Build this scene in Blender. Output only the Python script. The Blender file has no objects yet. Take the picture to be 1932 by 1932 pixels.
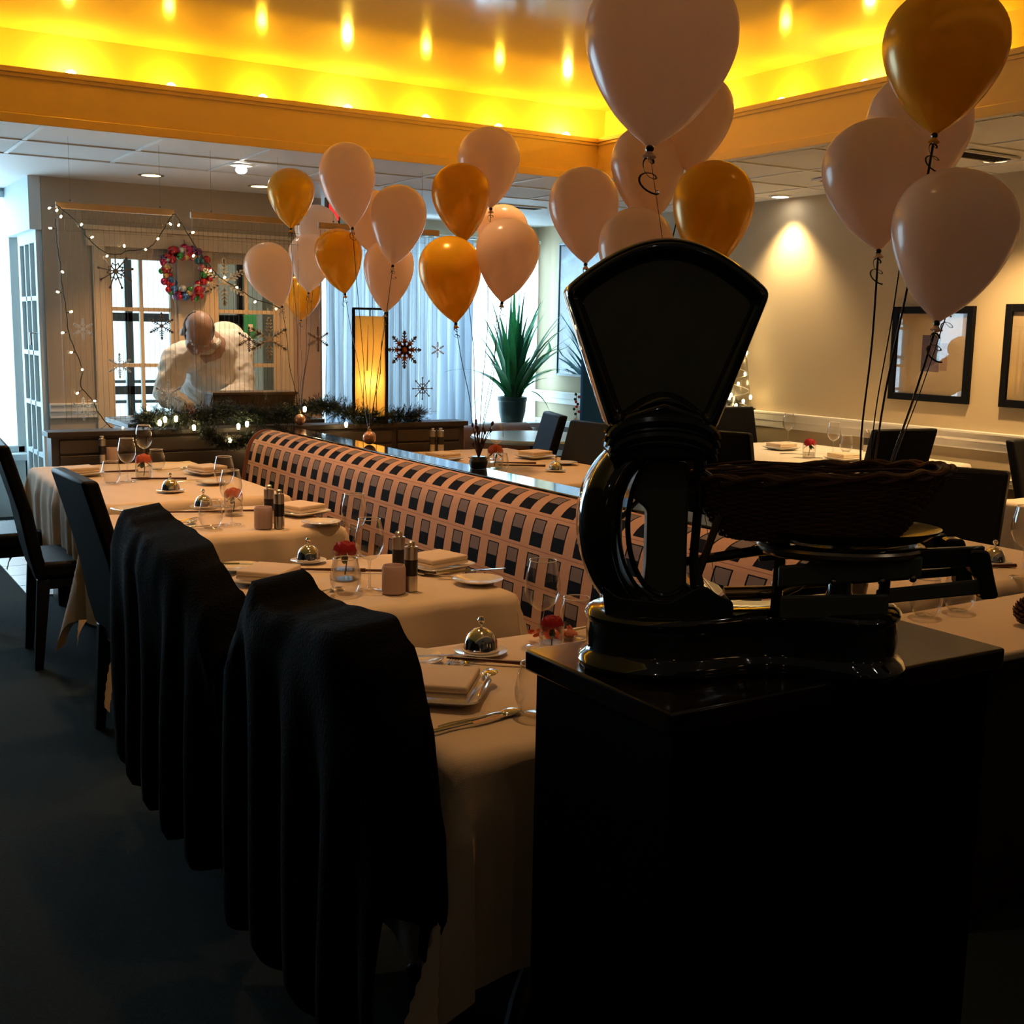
import bpy, bmesh, math, random
from mathutils import Vector, Matrix, Euler, noise
random.seed(7)
S = bpy.context.scene
COL = S.collection
R = math.radians
PI = math.pi

# ------------------------------------------------------------------ camera
YAW, PITCH, ROLL, FPX, EYE = R(31.83175), R(8.77592), R(1.07718), 2218.761, Vector((0, 0, 1.5))
FW = Vector((math.sin(YAW)*math.cos(PITCH), math.cos(YAW)*math.cos(PITCH), -math.sin(PITCH)))
_rt = Vector((math.cos(YAW), -math.sin(YAW), 0)); _up = _rt.cross(FW)
RT = _rt*math.cos(ROLL)+_up*math.sin(ROLL); UP = -_rt*math.sin(ROLL)+_up*math.cos(ROLL)
cam_data = bpy.data.cameras.new('camera'); cam = bpy.data.objects.new('camera', cam_data); COL.objects.link(cam)
cam.matrix_world = Matrix(((RT.x, UP.x, -FW.x, 0), (RT.y, UP.y, -FW.y, 0), (RT.z, UP.z, -FW.z, EYE.z), (0, 0, 0, 1)))
cam_data.sensor_width = 36; cam_data.lens = FPX/1932*36; cam_data.clip_start = .05; cam_data.clip_end = 200
S.camera = cam
# ------------------------------------------------------------------ exposure, sky
S.view_settings.view_transform = 'Standard'; S.view_settings.look = 'None'
S.view_settings.exposure = 0.72; S.view_settings.gamma = 1.0; S.view_settings.use_curve_mapping = False
S.cycles.transparent_max_bounces = 32; S.cycles.max_bounces = 9; S.cycles.sample_clamp_indirect = 6
S.cycles.caustics_reflective = False; S.cycles.caustics_refractive = False
W = bpy.data.worlds.new('overcast_sky'); S.world = W; W.use_nodes = True
W.node_tree.nodes['Background'].inputs[0].default_value = (.66, .88, 1.0, 1)
W.node_tree.nodes['Background'].inputs[1].default_value = 2.2
# ------------------------------------------------------------------ daylight through the windows, downlights

def area(name, loc, sx, sy, rot, power, col):
    l = bpy.data.lights.new(name, 'AREA'); l.shape = 'RECTANGLE'; l.size = sx; l.size_y = sy; l.energy = power; l.color = col
    o = bpy.data.objects.new(name, l); o.location = loc; o.rotation_euler = rot; COL.objects.link(o); return o

DAY = (.58, .82, 1.0)
area('window_daylight', (5.15, 10.25, 1.5), 2.3, 2.0, (R(-90), 0, 0), 92, DAY)
area('corner_window_daylight', (.1, 10.25, 1.5), 2.6, 2.4, (R(-90), 0, 0), 76, DAY)
area('porch_daylight', (2.6, 11.2, 1.7), 2.2, 2.2, (R(-90), 0, 0), 60, DAY)

def spot(name, loc, power, col, angle=75, blend=.8, tilt=(0, 0, 0), r=.04):
    l = bpy.data.lights.new(name, 'SPOT'); l.energy = power; l.color = col; l.spot_size = R(angle); l.spot_blend = blend; l.shadow_soft_size = r
    o = bpy.data.objects.new(name, l); o.location = loc; o.rotation_euler = tilt; COL.objects.link(o); return o

WARM = (1.0, .52, .20)


# ------------------------------------------------------------------ pixel ray helpers: a photo pixel to a point on a real plane
def ray(x, y): return (FW*FPX+RT*(x-966)-UP*(y-966)).normalized()
def pz(x, y, z): d = ray(x, y); return EYE+d*((z-EYE.z)/d.z)
def py(x, y, Y): d = ray(x, y); return EYE+d*(Y/d.y)
def px(x, y, X): d = ray(x, y); return EYE+d*(X/d.x)

# ------------------------------------------------------------------ materials
MATS = {}
def mat(name, col, rough=.5, metal=0, var=.08, vscale=12, bump=0, bscale=60, coat=0, spec=None, sheen=0, emit=None, estr=0, trans=0, sss=0, aniso=0):
    if name in MATS: return MATS[name]
    m = bpy.data.materials.new(name); m.use_nodes = True; nt = m.node_tree; n = nt.nodes; L = nt.links
    b = n['Principled BSDF']; b.inputs['Roughness'].default_value = rough; b.inputs['Metallic'].default_value = metal
    b.inputs['Coat Weight'].default_value = coat; b.inputs['Coat Roughness'].default_value = .06
    b.inputs['Sheen Weight'].default_value = sheen
    if spec is not None: b.inputs['Specular IOR Level'].default_value = spec
    if aniso: b.inputs['Anisotropic'].default_value = aniso
    tc = n.new('ShaderNodeTexCoord')
    nz = n.new('ShaderNodeTexNoise'); nz.inputs['Scale'].default_value = vscale; nz.inputs['Detail'].default_value = 4
    L.new(tc.outputs['Object'], nz.inputs['Vector'])
    mx = n.new('ShaderNodeMix'); mx.data_type = 'RGBA'; mx.blend_type = 'MIX'
    c = tuple(col)
    mx.inputs[6].default_value = tuple(v*(1-var) for v in c)+(1,); mx.inputs[7].default_value = tuple(min(1, v*(1+var)) for v in c)+(1,)
    L.new(nz.outputs['Fac'], mx.inputs[0]); L.new(mx.outputs[2], b.inputs['Base Color'])
    if bump:
        nb = n.new('ShaderNodeTexNoise'); nb.inputs['Scale'].default_value = bscale; nb.inputs['Detail'].default_value = 3
        L.new(tc.outputs['Object'], nb.inputs['Vector'])
        bp = n.new('ShaderNodeBump'); bp.inputs['Strength'].default_value = bump; bp.inputs['Distance'].default_value = .01
        L.new(nb.outputs['Fac'], bp.inputs['Height']); L.new(bp.outputs['Normal'], b.inputs['Normal'])
    if emit:
        b.inputs['Emission Color'].default_value = tuple(emit)+(1,); b.inputs['Emission Strength'].default_value = estr
    if sss:
        b.inputs['Subsurface Weight'].default_value = sss; b.inputs['Subsurface Radius'].default_value = (.02, .02, .02)
    if trans:   # thin translucency: light passes through the sheet
        t = n.new('ShaderNodeBsdfTranslucent'); t.inputs[0].default_value = c+(1,)
        ms = n.new('ShaderNodeMixShader'); ms.inputs[0].default_value = trans
        L.new(b.outputs[0], ms.inputs[1]); L.new(t.outputs[0], ms.inputs[2]); L.new(ms.outputs[0], n['Material Output'].inputs[0])
    MATS[name] = m; return m

def glass(name, tint=(1, 1, 1), rough=.02, refl=1.0, base=.04, aniso=0, wave=0):
    if name in MATS: return MATS[name]
    m = bpy.data.materials.new(name); m.use_nodes = True; nt = m.node_tree; n = nt.nodes; L = nt.links; n.clear()
    out = n.new('ShaderNodeOutputMaterial'); t = n.new('ShaderNodeBsdfTransparent'); t.inputs[0].default_value = tuple(tint)+(1,)
    g = n.new('ShaderNodeBsdfAnisotropic') if aniso else n.new('ShaderNodeBsdfGlossy'); g.inputs['Roughness'].default_value = rough
    if aniso: g.inputs['Anisotropy'].default_value = aniso
    f = n.new('ShaderNodeLayerWeight'); f.inputs[0].default_value = .35
    mp = n.new('ShaderNodeMapRange'); mp.inputs[3].default_value = base; mp.inputs[4].default_value = refl
    L.new(f.outputs['Facing'], mp.inputs[0])
    pw = n.new('ShaderNodeMath'); pw.operation = 'POWER'; pw.inputs[1].default_value = 1.6; L.new(mp.outputs[0], pw.inputs[0])
    ms = n.new('ShaderNodeMixShader'); L.new(pw.outputs[0], ms.inputs[0]); L.new(t.outputs[0], ms.inputs[1]); L.new(g.outputs[0], ms.inputs[2])
    if wave:
        tc = n.new('ShaderNodeTexCoord'); mpg = n.new('ShaderNodeMapping'); mpg.inputs['Scale'].default_value = (9, 9, 1.3)
        nz = n.new('ShaderNodeTexNoise'); nz.inputs['Scale'].default_value = 1.5; bp = n.new('ShaderNodeBump'); bp.inputs['Strength'].default_value = wave; bp.inputs['Distance'].default_value = .05
        L.new(tc.outputs['Object'], mpg.inputs[0]); L.new(mpg.outputs[0], nz.inputs[0]); L.new(nz.outputs[0], bp.inputs['Height']); L.new(bp.outputs[0], g.inputs['Normal'])
    L.new(ms.outputs[0], out.inputs[0]); MATS[name] = m; return m

def emis(name, col, st):
    if name in MATS: return MATS[name]
    m = bpy.data.materials.new(name); m.use_nodes = True; n = m.node_tree.nodes; n.clear()
    o = n.new('ShaderNodeOutputMaterial'); e = n.new('ShaderNodeEmission'); e.inputs[0].default_value = tuple(col)+(1,); e.inputs[1].default_value = st
    m.node_tree.links.new(e.outputs[0], o.inputs[0]); MATS[name] = m; return m

# ------------------------------------------------------------------ mesh builder
class MB:
    def __init__(s): s.v = []; s.f = []; s.uv = {}
    def add(s, vs, fs, M=None):
        o = len(s.v); s.v += [tuple(M @ Vector(p)) if M else tuple(p) for p in vs]; s.f += [tuple(o+i for i in f) for f in fs]; return s
    def box(s, x0, x1, y0, y1, z0, z1, M=None):
        return s.add([(x0, y0, z0), (x1, y0, z0), (x1, y1, z0), (x0, y1, z0), (x0, y0, z1), (x1, y0, z1), (x1, y1, z1), (x0, y1, z1)],
                     [(0, 3, 2, 1), (4, 5, 6, 7), (0, 1, 5, 4), (1, 2, 6, 5), (2, 3, 7, 6), (3, 0, 4, 7)], M)
    def tube(s, pts, r, n=8, closed=False, cap=True, flat=1.0):
        pts = [Vector(p) for p in pts]; k = len(pts); rr = r if isinstance(r, (list, tuple)) else [r]*k
        vs = []; nrm = None
        for i, p in enumerate(pts):
            a = pts[(i-1) % k] if (closed or i > 0) else p; b = pts[(i+1) % k] if (closed or i < k-1) else p
            t = (b-a).normalized() if (b-a).length > 1e-9 else Vector((0, 0, 1))
            if nrm is None:
                nrm = t.orthogonal().normalized()
            nrm = (nrm-t*nrm.dot(t)); nrm = nrm.normalized() if nrm.length > 1e-6 else t.orthogonal().normalized()
            bn = t.cross(nrm)
            for j in range(n):
                an = 2*PI*j/n; vs.append(p+nrm*math.cos(an)*rr[i]+bn*math.sin(an)*rr[i]*flat)
        fs = []
        for i in range(k if closed else k-1):
            for j in range(n):
                a = i*n+j; b = i*n+(j+1) % n; c = ((i+1) % k)*n+(j+1) % n; d = ((i+1) % k)*n+j; fs.append((a, b, c, d))
        if cap and not closed: fs += [tuple(range(n))[::-1], tuple((k-1)*n+j for j in range(n))]
        return s.add(vs, fs)
    def lathe(s, prof, n=24, c=(0, 0, 0), M=None):
        vs = []; fs = []; k = len(prof)
        for r, z in prof:
            for j in range(n): a = 2*PI*j/n; vs.append((c[0]+max(r, 1e-4)*math.cos(a), c[1]+max(r, 1e-4)*math.sin(a), c[2]+z))
        for i in range(k-1):
            for j in range(n): fs.append((i*n+j, i*n+(j+1) % n, (i+1)*n+(j+1) % n, (i+1)*n+j))
        return s.add(vs, fs, M)
    def ball(s, c, r, n=12, sx=1, sy=1, sz=1, M=None):
        vs = []; fs = []; k = max(4, n//2+1)
        for i in range(k+1):
            t = PI*i/k
            for j in range(n): a = 2*PI*j/n; vs.append((c[0]+r*sx*max(math.sin(t), 1e-3)*math.cos(a), c[1]+r*sy*max(math.sin(t), 1e-3)*math.sin(a), c[2]-r*sz*math.cos(t)))
        for i in range(k):
            for j in range(n): fs.append((i*n+j, i*n+(j+1) % n, (i+1)*n+(j+1) % n, (i+1)*n+j))
        return s.add(vs, fs, M)
    def prism(s, out, y0, y1, M=None):   # outline in x,z (counter-clockwise seen from -y), extruded along y
        k = len(out); vs = [(x, y0, z) for x, z in out]+[(x, y1, z) for x, z in out]
        return s.add(vs, [tuple(range(k)), tuple(range(2*k-1, k-1, -1))]+[(i, i+k, (i+1) % k+k, (i+1) % k) for i in range(k)], M)
    def surf(s, fn, nu, nv, uvfn=None, M=None):
        o = len(s.f); vs = [fn(i/nu, j/nv) for j in range(nv+1) for i in range(nu+1)]
        s.add(vs, [(j*(nu+1)+i, j*(nu+1)+i+1, (j+1)*(nu+1)+i+1, (j+1)*(nu+1)+i) for j in range(nv) for i in range(nu)], M)
        if uvfn:
            for j in range(nv):
                for i in range(nu):
                    s.uv[o] = [uvfn(a/nu, b/nv) for a, b in ((i, j), (i+1, j), (i+1, j+1), (i, j+1))]; o += 1
        return s
    def mesh(s, name, m, smooth=None):
        me = bpy.data.meshes.new(name); me.from_pydata(s.v, [], s.f); me.update()
        if m: me.materials.append(m)
        if smooth is None: smooth = 35
        if smooth:
            me.polygons.foreach_set('use_smooth', [True]*len(me.polygons))
            try: me.set_sharp_from_angle(angle=R(smooth))
            except Exception: pass
        if s.uv:
            ul = me.uv_layers.new(name='UVMap')
            for p in me.polygons:
                q = s.uv.get(p.index)
                if q:
                    for li, u in zip(p.loop_indices, q): ul.data[li].uv = u
        return me
    def obj(s, name, m, parent=None, smooth=None, loc=None, rot=None, bevel=0, seg=2, sub=0, solid=0, **props):
        o = bpy.data.objects.new(name, s.mesh(name, m, smooth)); COL.objects.link(o)
        if parent: o.parent = parent
        if loc is not None: o.location = loc
        if rot is not None: o.rotation_euler = rot
        if solid: md = o.modifiers.new('solid', 'SOLIDIFY'); md.thickness = solid; md.offset = -1
        if bevel: md = o.modifiers.new('bevel', 'BEVEL'); md.width = bevel; md.segments = seg; md.limit_method = 'ANGLE'; md.angle_limit = R(40)
        if sub: md = o.modifiers.new('sub', 'SUBSURF'); md.levels = sub; md.render_levels = sub
        for k, v in props.items(): o[k] = v
        return o

def tag(o, label=None, cat=None, group=None, kind=None):
    if label: o['label'] = label
    if cat: o['category'] = cat
    if group: o['group'] = group
    if kind: o['kind'] = kind
    return o
def thing(name, label, cat, loc=(0, 0, 0), rz=0, group=None):
    o = bpy.data.objects.new(name, None); COL.objects.link(o); o.location = loc; o.rotation_euler = (0, 0, rz); o.empty_display_size = .05
    return tag(o, label, cat, group)
def dup(root, loc, rz=0, label=None, group=None, scale=None):
    def cp(o, par):
        c = o.copy(); COL.objects.link(c)
        if par: c.parent = par
        for ch in kids.get(o.name, []): cp(ch, c)
        return c
    kids = {}
    for ch in root.children_recursive: kids.setdefault(ch.parent.name, []).append(ch)
    r = cp(root, None); r.location = loc; r.rotation_euler = (0, 0, rz)
    if scale: r.scale = (scale,)*3 if not isinstance(scale, (tuple, list)) else scale
    if label: r['label'] = label
    if group: r['group'] = group
    return r
class Proto:   # first use moves the prototype itself, later uses copy it
    def __init__(s, make, cat, group=None): s.make = make; s.cat = cat; s.group = group; s.p = None
    def __call__(s, loc, rz=0, label='', group=None, scale=None):
        g = group or s.group
        if s.p is None:
            s.p = s.make(); s.p.location = loc; s.p.rotation_euler = (0, 0, rz); tag(s.p, label, s.cat, g)
            if scale: s.p.scale = (scale,)*3 if not isinstance(scale, (tuple, list)) else scale
            return s.p
        return dup(s.p, loc, rz, label, g, scale or (1, 1, 1))
def bare(name): o = bpy.data.objects.new(name, None); COL.objects.link(o); o.empty_display_size = .05; return o

def spline(pts, n=6):
    P = [Vector(p) for p in pts]; out = []
    for i in range(len(P)-1):
        a = P[max(i-1, 0)]; b = P[i]; c = P[i+1]; d = P[min(i+2, len(P)-1)]
        for k in range(n):
            t = k/n; out.append(.5*((2*b)+(c-a)*t+(2*a-5*b+4*c-d)*t*t+(3*b-a-3*c+d)*t**3))
    out.append(P[-1]); return out

# ================================================================== THE ROOM
m_beige = mat('beige_wall_paint', (.52, .42, .27), .75, bump=.05, bscale=120, var=.03, vscale=2)
m_taupe = mat('taupe_wall_paint', (.42, .36, .28), .7, var=.03, vscale=2)
m_white = mat('white_trim_paint', (.78, .76, .70), .45, var=.03)
m_wains = mat('dark_brown_wainscot', (.045, .022, .012), .5, var=.2)
m_tile = mat('ceiling_tile_white', (.70, .70, .68), .85, bump=.12, bscale=300, var=.04, vscale=40)
m_tbar = mat('ceiling_grid_metal', (.72, .72, .70), .5)
m_beam = mat('ochre_beam_paint', (.86, .60, .24), .55, var=.03, vscale=3)
m_cove = mat('glossy_cove_paint', (.86, .66, .22), .12, var=.03, vscale=2, spec=.12)
m_carpet = mat('dark_teal_carpet', (.020, .030, .033), .95, bump=.6, bscale=400, var=.35, vscale=90, spec=.1)
m_ftile = mat('pale_floor_tile', (.45, .52, .55), .35, var=.08, vscale=5)
m_dark = mat('dark_brown_wall', (.03, .022, .018), .8)
m_black = mat('black_grout', (.02, .02, .02), .8)
CZ, XR, YB, YW = 2.48, 6.25, 8.70, 9.70     # ceiling, right wall, beige back wall, window wall
LX, LY, LZ = 4.60, 6.44, 2.73               # inner faces and lip of the raised ceiling well
XL, YN = -2.6, -1.6

def struct(name, mb, m, **k):
    o = mb.obj(name, m, **k); o['kind'] = 'structure'; return o
struct('floor', MB().box(XL, XR, YN, YW+.1, -.1, 0), m_carpet, smooth=0)
ft = bare('floor_entry'); ft['kind'] = 'structure'
ix = 0
for i in range(17):
    for j in range(10):
        x0 = 1.08+i*.305; y0 = 6.75+j*.305
        if x0+.3 > XR or y0+.3 > YW: continue
        if ix == 0: q = MB().box(0, .298, 0, .298, 0, .008).obj('tile', m_ftile, ft, smooth=0, loc=(x0, y0, 0)); q0 = q
        else: q = bpy.data.objects.new('tile', q0.data); COL.objects.link(q); q.parent = ft; q.location = (x0, y0, 0)
        ix += 1
struct('wall_right', MB().box(XR, XR+.12, YN, YW+.1, .62, 3.1), m_beige, smooth=0)
struct('wall_right_lower', MB().box(XR, XR+.12, YN, YW+.1, -.02, .62), m_wains, smooth=0)
def rail(name, axis, c, a, b, z, h=.075, d=.03, m=None):
    mb = MB()
    for zz, hh, dd in ((z, h*.5, d), (z-h*.5, h*.5, d*.6), (z+h*.32, h*.18, d*1.3)):
        if axis == 'x-': mb.box(c-dd, c, a, b, zz-hh/2, zz+hh/2)
        if axis == 'y-': mb.box(a, b, c-dd, c, zz-hh/2, zz+hh/2)
    return struct(name, mb, m or m_white, bevel=.004)
rail('trim_1', 'x-', XR, YN, YW, .90, .10, .035)
rail('trim_2', 'x-', XR, YN, YW, .65, .05, .02)
struct('baseboard_right', MB().box(XR-.015, XR, YN, YW, 0, .12), m_wains, smooth=0)
# beige back wall with the door case (Y = 8.7, X 1.58 .. 3.58)
bw = MB(); T = .12
bw.box(1.58, 1.98, YB, YB+T, 0, CZ).box(1.98, 3.30, YB, YB+T, 1.99, CZ).box(3.30, 3.62, YB, YB+T, 0, CZ)
struct('wall_back', bw, m_taupe, smooth=0)
rail('trim_3', 'y-', YB, 1.58, 1.90, .90, .09, .03)
# wall pier right of it, warm side return towards the window wall
struct('wall_back_return', MB().box(3.50, 3.62, YB+T, YW, 0, CZ), m_taupe, smooth=0)
# window wall
ww = MB(); Y0, Y1 = YW, YW+.14
ww.box(3.62, XR+.1, Y0, Y1, -.02, .58).box(3.62, XR+.1, Y0, Y1, 2.30, 3.1).box(3.62, 3.95, Y0, Y1, .58, 2.30).box(6.22, XR+.1, Y0, Y1, .58, 2.3)
struct('wall_window', ww, m_beige, smooth=0)
lw = MB(); lw.box(XL-.1, -1.15, Y0, Y1, 0, 3.1).box(-1.15, 1.58, Y0, Y1, 0, .50).box(1.57, 1.7, Y0, Y1, 0, 3.1).box(-1.15, 1.58, Y0, Y1, 2.46, 3.1)
m_pale = mat('pale_blue_grey_paint', (.60, .70, .74), .6, var=.03)
struct('wall_corner', lw, m_pale, smooth=0)
struct('wall_left', MB().box(XL-.12, XL, YN, YW+.1, -.02, 3.1), m_dark, smooth=0)
struct('wall_near', MB().box(XL-.1, XR+.1, YN-.12, YN, -.02, 3.1), m_dark, smooth=0)
# porch behind the doors
pw = MB(); pw.box(1.52, 1.575, YB+T, 10.0, 2.2, CZ)
struct('wall_porch', pw, m_pale, smooth=0)
struct('floor_porch', MB().box(1.3, 3.7, YW+.14, 11.6, -.12, -.01), m_ftile, smooth=0)

# ---- ceiling
def rect_ring(z0, z1, x0, x1, y0, y1):
    return MB().box(x0, x1, y0, y1, z0, z1)
cs = MB()
cs.box(XL, XR+.1, LY+.19, YW+.2, CZ+.03, CZ+.09)        # slab above the tiles, back
cs.box(LX+.19, XR+.1, YN, LY+.19, CZ+.03, CZ+.09)
cs.box(XL, LX+.19, LY+.02, LY+.19, 2.60, 2.62).box(LX+.02, LX+.19, YN, LY+.19, 2.60, 2.62)
struct('ceiling_slab', cs, m_black, smooth=0)
struct('ceiling', MB().box(XL, LX+.3, YN, LY+.3, 2.955, 3.05), m_cove, smooth=0)
# plain plaster field beyond the tiles
struct('ceiling_back', MB().box(XL, XR, 7.70, YW+.1, CZ-.004, CZ+.03), mat('smooth_ceiling_paint', (.74, .74, .72), .6, var=.02), smooth=0)
def coffer(name, parts): 
    mb = MB()
    for p in parts: mb.box(*p)
    return mb
# beams of the well: fascia board, lip trim, lower trim
bb = coffer('b', [(XL, LX+.03, LY, LY+.03, CZ-.0, LZ), ])
bo = struct('beam_back', bb, m_beam, smooth=0)
MB().box(XL, LX-.0, LY-.022, LY, LZ-.022, LZ+.004).box(XL, LX, LY-.012, LY, LZ-.04, LZ-.022).obj('lip_moulding', m_beam, bo, bevel=.003)
MB().box(XL, LX, LY-.014, LY, CZ-.012, CZ+.035).obj('lower_moulding', m_beam, bo, bevel=.003)
br = struct('beam_right', MB().box(LX, LX+.03, YN, LY, CZ, LZ), m_beam, smooth=0)
MB().box(LX-.022, LX, YN, LY-.022, LZ-.022, LZ+.004).box(LX-.012, LX, YN, LY-.02, LZ-.04, LZ-.022).obj('lip_moulding', m_beam, br, bevel=.003)
MB().box(LX-.014, LX, YN, LY-.014, CZ-.012, CZ+.035).obj('lower_moulding', m_beam, br, bevel=.003)
m_soff = m_tile
NB = 1.10  # unseen lower ceiling and beam, added to cut the light on the foreground
struct('ceiling_near_added', MB().box(XL, XR, YN, NB, CZ-.002, CZ+.05), mat('smooth_ceiling_paint', (.74, .74, .72), .6, var=.02), smooth=0)
struct('beam_near_added', MB().box(XL, LX+.2, NB-.04, NB, CZ, 3.0), m_beam, smooth=0)
struct('cove_back', MB().box(XL, LX+.3, LY+.19, LY+.22, 2.60, 2.97), m_cove, smooth=0)
struct('cove_right', MB().box(LX+.19, LX+.22, YN, LY+.19, 2.60, 2.97), m_cove, smooth=0)
struct('soffit_trim', MB().box(XL, LX+.1, LY, LY+.10, CZ-.004, CZ+.03).box(LX, LX+.10, YN, LY+.1, CZ-.004, CZ+.03), m_tile, smooth=0)
# ceiling tiles, each hung in a T-bar grid
cg = bare('ceiling_grid'); cg['kind'] = 'structure'
tm = MB().box(.012, .598, .012, .598, -.004, .012).mesh('ceiling_tile', m_tile, 0)
def tiles(x0, y0, nx, ny, xmax, ymax):
    for i in range(nx):
        for j in range(ny):
            X = x0+i*.61; Y = y0+j*.61
            if X+.61 > xmax+.01 or Y+.61 > ymax+.01: continue
            o = bpy.data.objects.new('ceiling_tile', tm); COL.objects.link(o); o.parent = cg; o.location = (X, Y, CZ+.006)
def grid(x0, x1, y0, y1, sx, sy):
    X = sx
    while X <= x1+.001:
        if X >= x0-.001: MB().box(X-.012, X+.012, y0, y1, CZ-.004, CZ+.008).obj('grid_bar', m_tbar, cg, smooth=0)
        X += .61
    Y = sy
    while Y <= y1+.001:
        if Y >= y0-.001: MB().box(x0, x1, Y-.012, Y+.012, CZ-.006, CZ+.006).obj('grid_bar', m_tbar, cg, smooth=0)
        Y += .61
tiles(.60, 6.48+.0, 10, 2, XR, 7.71); grid(XL, XR, 6.54, 7.70, .60, 6.48)
tiles(4.98-.28, 2.21, 3, 7, XR, 6.49); grid(LX+.1, XR, YN, 6.50, 4.70, -.23)
MB().box(5.92, XR, YN, 7.7, CZ-.003, CZ+.02).obj('edge_strip', m_tile, cg, smooth=0)
MB().box(LX+.1, 5.92, YN, 2.2, CZ-.001, CZ+.02).obj('edge_strip', m_tile, cg, smooth=0)
MB().box(XL, .6, LY+.1, 7.7, CZ-.001, CZ+.02).obj('edge_strip', m_tile, cg, smooth=0)

# ---- cove lamps: small warm bulbs standing in the trough
m_bulb = emis('cove_bulb_glow', (1, .58, .035), 85)
m_bulb2 = emis('cove_bulb_bright_glow', (1, .62, .07), 190)
m_brass = mat('brass', (.75, .48, .18), .25, 1)
gl1 = MB().lathe([(.0, -.03), (.012, -.03), (.022, -.012), (.028, .004), (.023, .018), (.011, .027), (0, .03)], 12).mesh('bulb_glass', m_bulb)
gl2 = gl1.copy(); gl2.materials[0] = m_bulb2
so = MB().lathe([(.0, -.14), (.022, -.14), (.022, -.115), (.011, -.11), (.011, -.02), (0, -.02)], 12).mesh('socket', m_brass)
def cove_lamp(x, y, big, lab):
    t = thing('cove_lamp', lab, 'lamp', (x, y, 2.745), 0, 'bulbs hidden along the ceiling cove')
    for nm, me in (('socket', so), ('bulb_glass', gl2 if big else gl1)):
        o = bpy.data.objects.new(nm, me); COL.objects.link(o); o.parent = t
ORD = 'first second third fourth fifth sixth seventh eighth ninth tenth eleventh twelfth'.split()
for i in range(12):
    x = 4.42-i*.51
    cove_lamp(x, LY+.105, i % 3 == 0, 'warm cove bulb over the long ochre beam, %s from the beam corner' % ORD[i])
for i in range(5):
    y = 6.05-i*.58
    cove_lamp(LX+.105, y, i % 2 == 1, 'warm cove bulb over the right-hand beam, %s from the beam corner' % ORD[i])

# ================================================================== DOORS AND WINDOWS
m_door = mat('cream_door_paint', (.62, .52, .38), .45, var=.04)
m_dkframe = mat('dark_bronze_frame', (.035, .03, .03), .4)
m_pane = glass('window_glass', (.96, .99, 1), .01, .9, .03)
m_pane_dk = glass('smoked_glass', (.35, .30, .24), .05, .9, .08)
m_chrome = mat('chrome', (.75, .75, .75), .12, 1, var=.02)
def panel_door(name, x0, x1, z0, z1, Y, nx, zs, m, pm, st=.07, d=.045, handle=None, label=None):
    """glazed leaf in the plane Y: stiles, rails, muntins and one pane per light"""
    r = bare(name); r['kind'] = 'structure'
    MB().box(x0, x0+st, Y, Y+d, z0, z1).box(x1-st, x1, Y, Y+d, z0, z1).box(x0+st, x1-st, Y, Y+d, z1-st, z1).box(x0+st, x1-st, Y, Y+d, z0, z0+.18).obj('door_frame', m, r, bevel=.003)
    xs = [x0+st+(x1-x0-2*st)*i/nx for i in range(nx+1)]; zz = [z0+.18]+zs+[z1-st]
    for x in xs[1:-1]: MB().box(x-.012, x+.012, Y+.005, Y+d-.005, z0+.18, z1-st).obj('muntin', m, r, smooth=0)
    for z in zs: MB().box(x0+st, x1-st, Y+.004, Y+d-.004, z-.014, z+.014).obj('muntin', m, r, smooth=0)
    for i in range(nx):
        for j in range(len(zz)-1): MB().box(xs[i], xs[i+1], Y+d/2-.002, Y+d/2+.002, zz[j], zz[j+1]).obj('pane', pm, r, smooth=0)
    if handle: MB().tube([(handle, Y-.005, 1.0), (handle, Y-.05, 1.0), (handle+.1, Y-.05, 1.0)], .009).obj('handle', m_chrome, r)
    return r
panel_door('door_1', 1.99, 2.50, .01, 2.00, YB+.03, 2, [.82, 1.20, 1.60], m_door, m_pane, .05)
panel_door('door_2', 2.76, 3.29, .01, 2.00, YB+.03, 2, [.82, 1.20, 1.60], m_door, m_pane_dk, .05)
MB().box(2.50, 2.76, YB-.01, YB+.10, 0, 2.03).obj('trim_4', m_door, None, bevel=.004, kind='structure')
MB().box(1.90, 1.99, YB-.025, YB+.03, 0, 2.09).box(3.29, 3.38, YB-.025, YB+.03, 0, 2.09).obj('trim_5', m_door, None, bevel=.004, kind='structure')
MB().box(1.86, 3.42, YB-.035, YB+.03, 2.03, 2.14).box(1.84, 3.44, YB-.055, YB+.03, 2.14, 2.17).obj('trim_6', m_door, None, bevel=.004, kind='structure')
MB().box(3.38, 3.60, YB-.02, YB, 0, 2.2).obj('trim_7', mat('rosy_beige_paint', (.48, .34, .27), .7), None, kind='structure')
# outer porch door with dark frames, seen through door_1
r = bare('door_3'); r['kind'] = 'structure'
fr = MB(); YO = 10.02
for x in (2.02, 2.47, 2.92, 3.42): fr.box(x-.03, x+.03, YO, YO+.05, 0, 2.35)
for z in (.05, .95, 1.55, 2.10): fr.box(2.0, 3.45, YO, YO+.05, z-.035, z+.035)
fr.box(2.0, 3.45, YO, YO+.05, 2.10, 2.35)
fr.obj('door_frame', m_dkframe, r, smooth=0)
MB().box(2.02, 2.92, YO+.02, YO+.025, .1, 2.1).obj('pane', m_pane, r, smooth=0)
# parked rail / steps outside seen as dark bars
rr = thing('porch_railing', 'dark metal railing outside beyond the glazed door', 'railing', (0, 0, 0))
for z in (.62, .80, .98): MB().tube([(2.1, 10.9, z), (3.6, 10.9, z)], .016).obj('rail', m_dkframe, rr)
for x in (2.2, 2.7, 3.2): MB().tube([(x, 10.9, 0), (x, 10.9, .98)], .018).obj('post', m_dkframe, rr)
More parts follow.
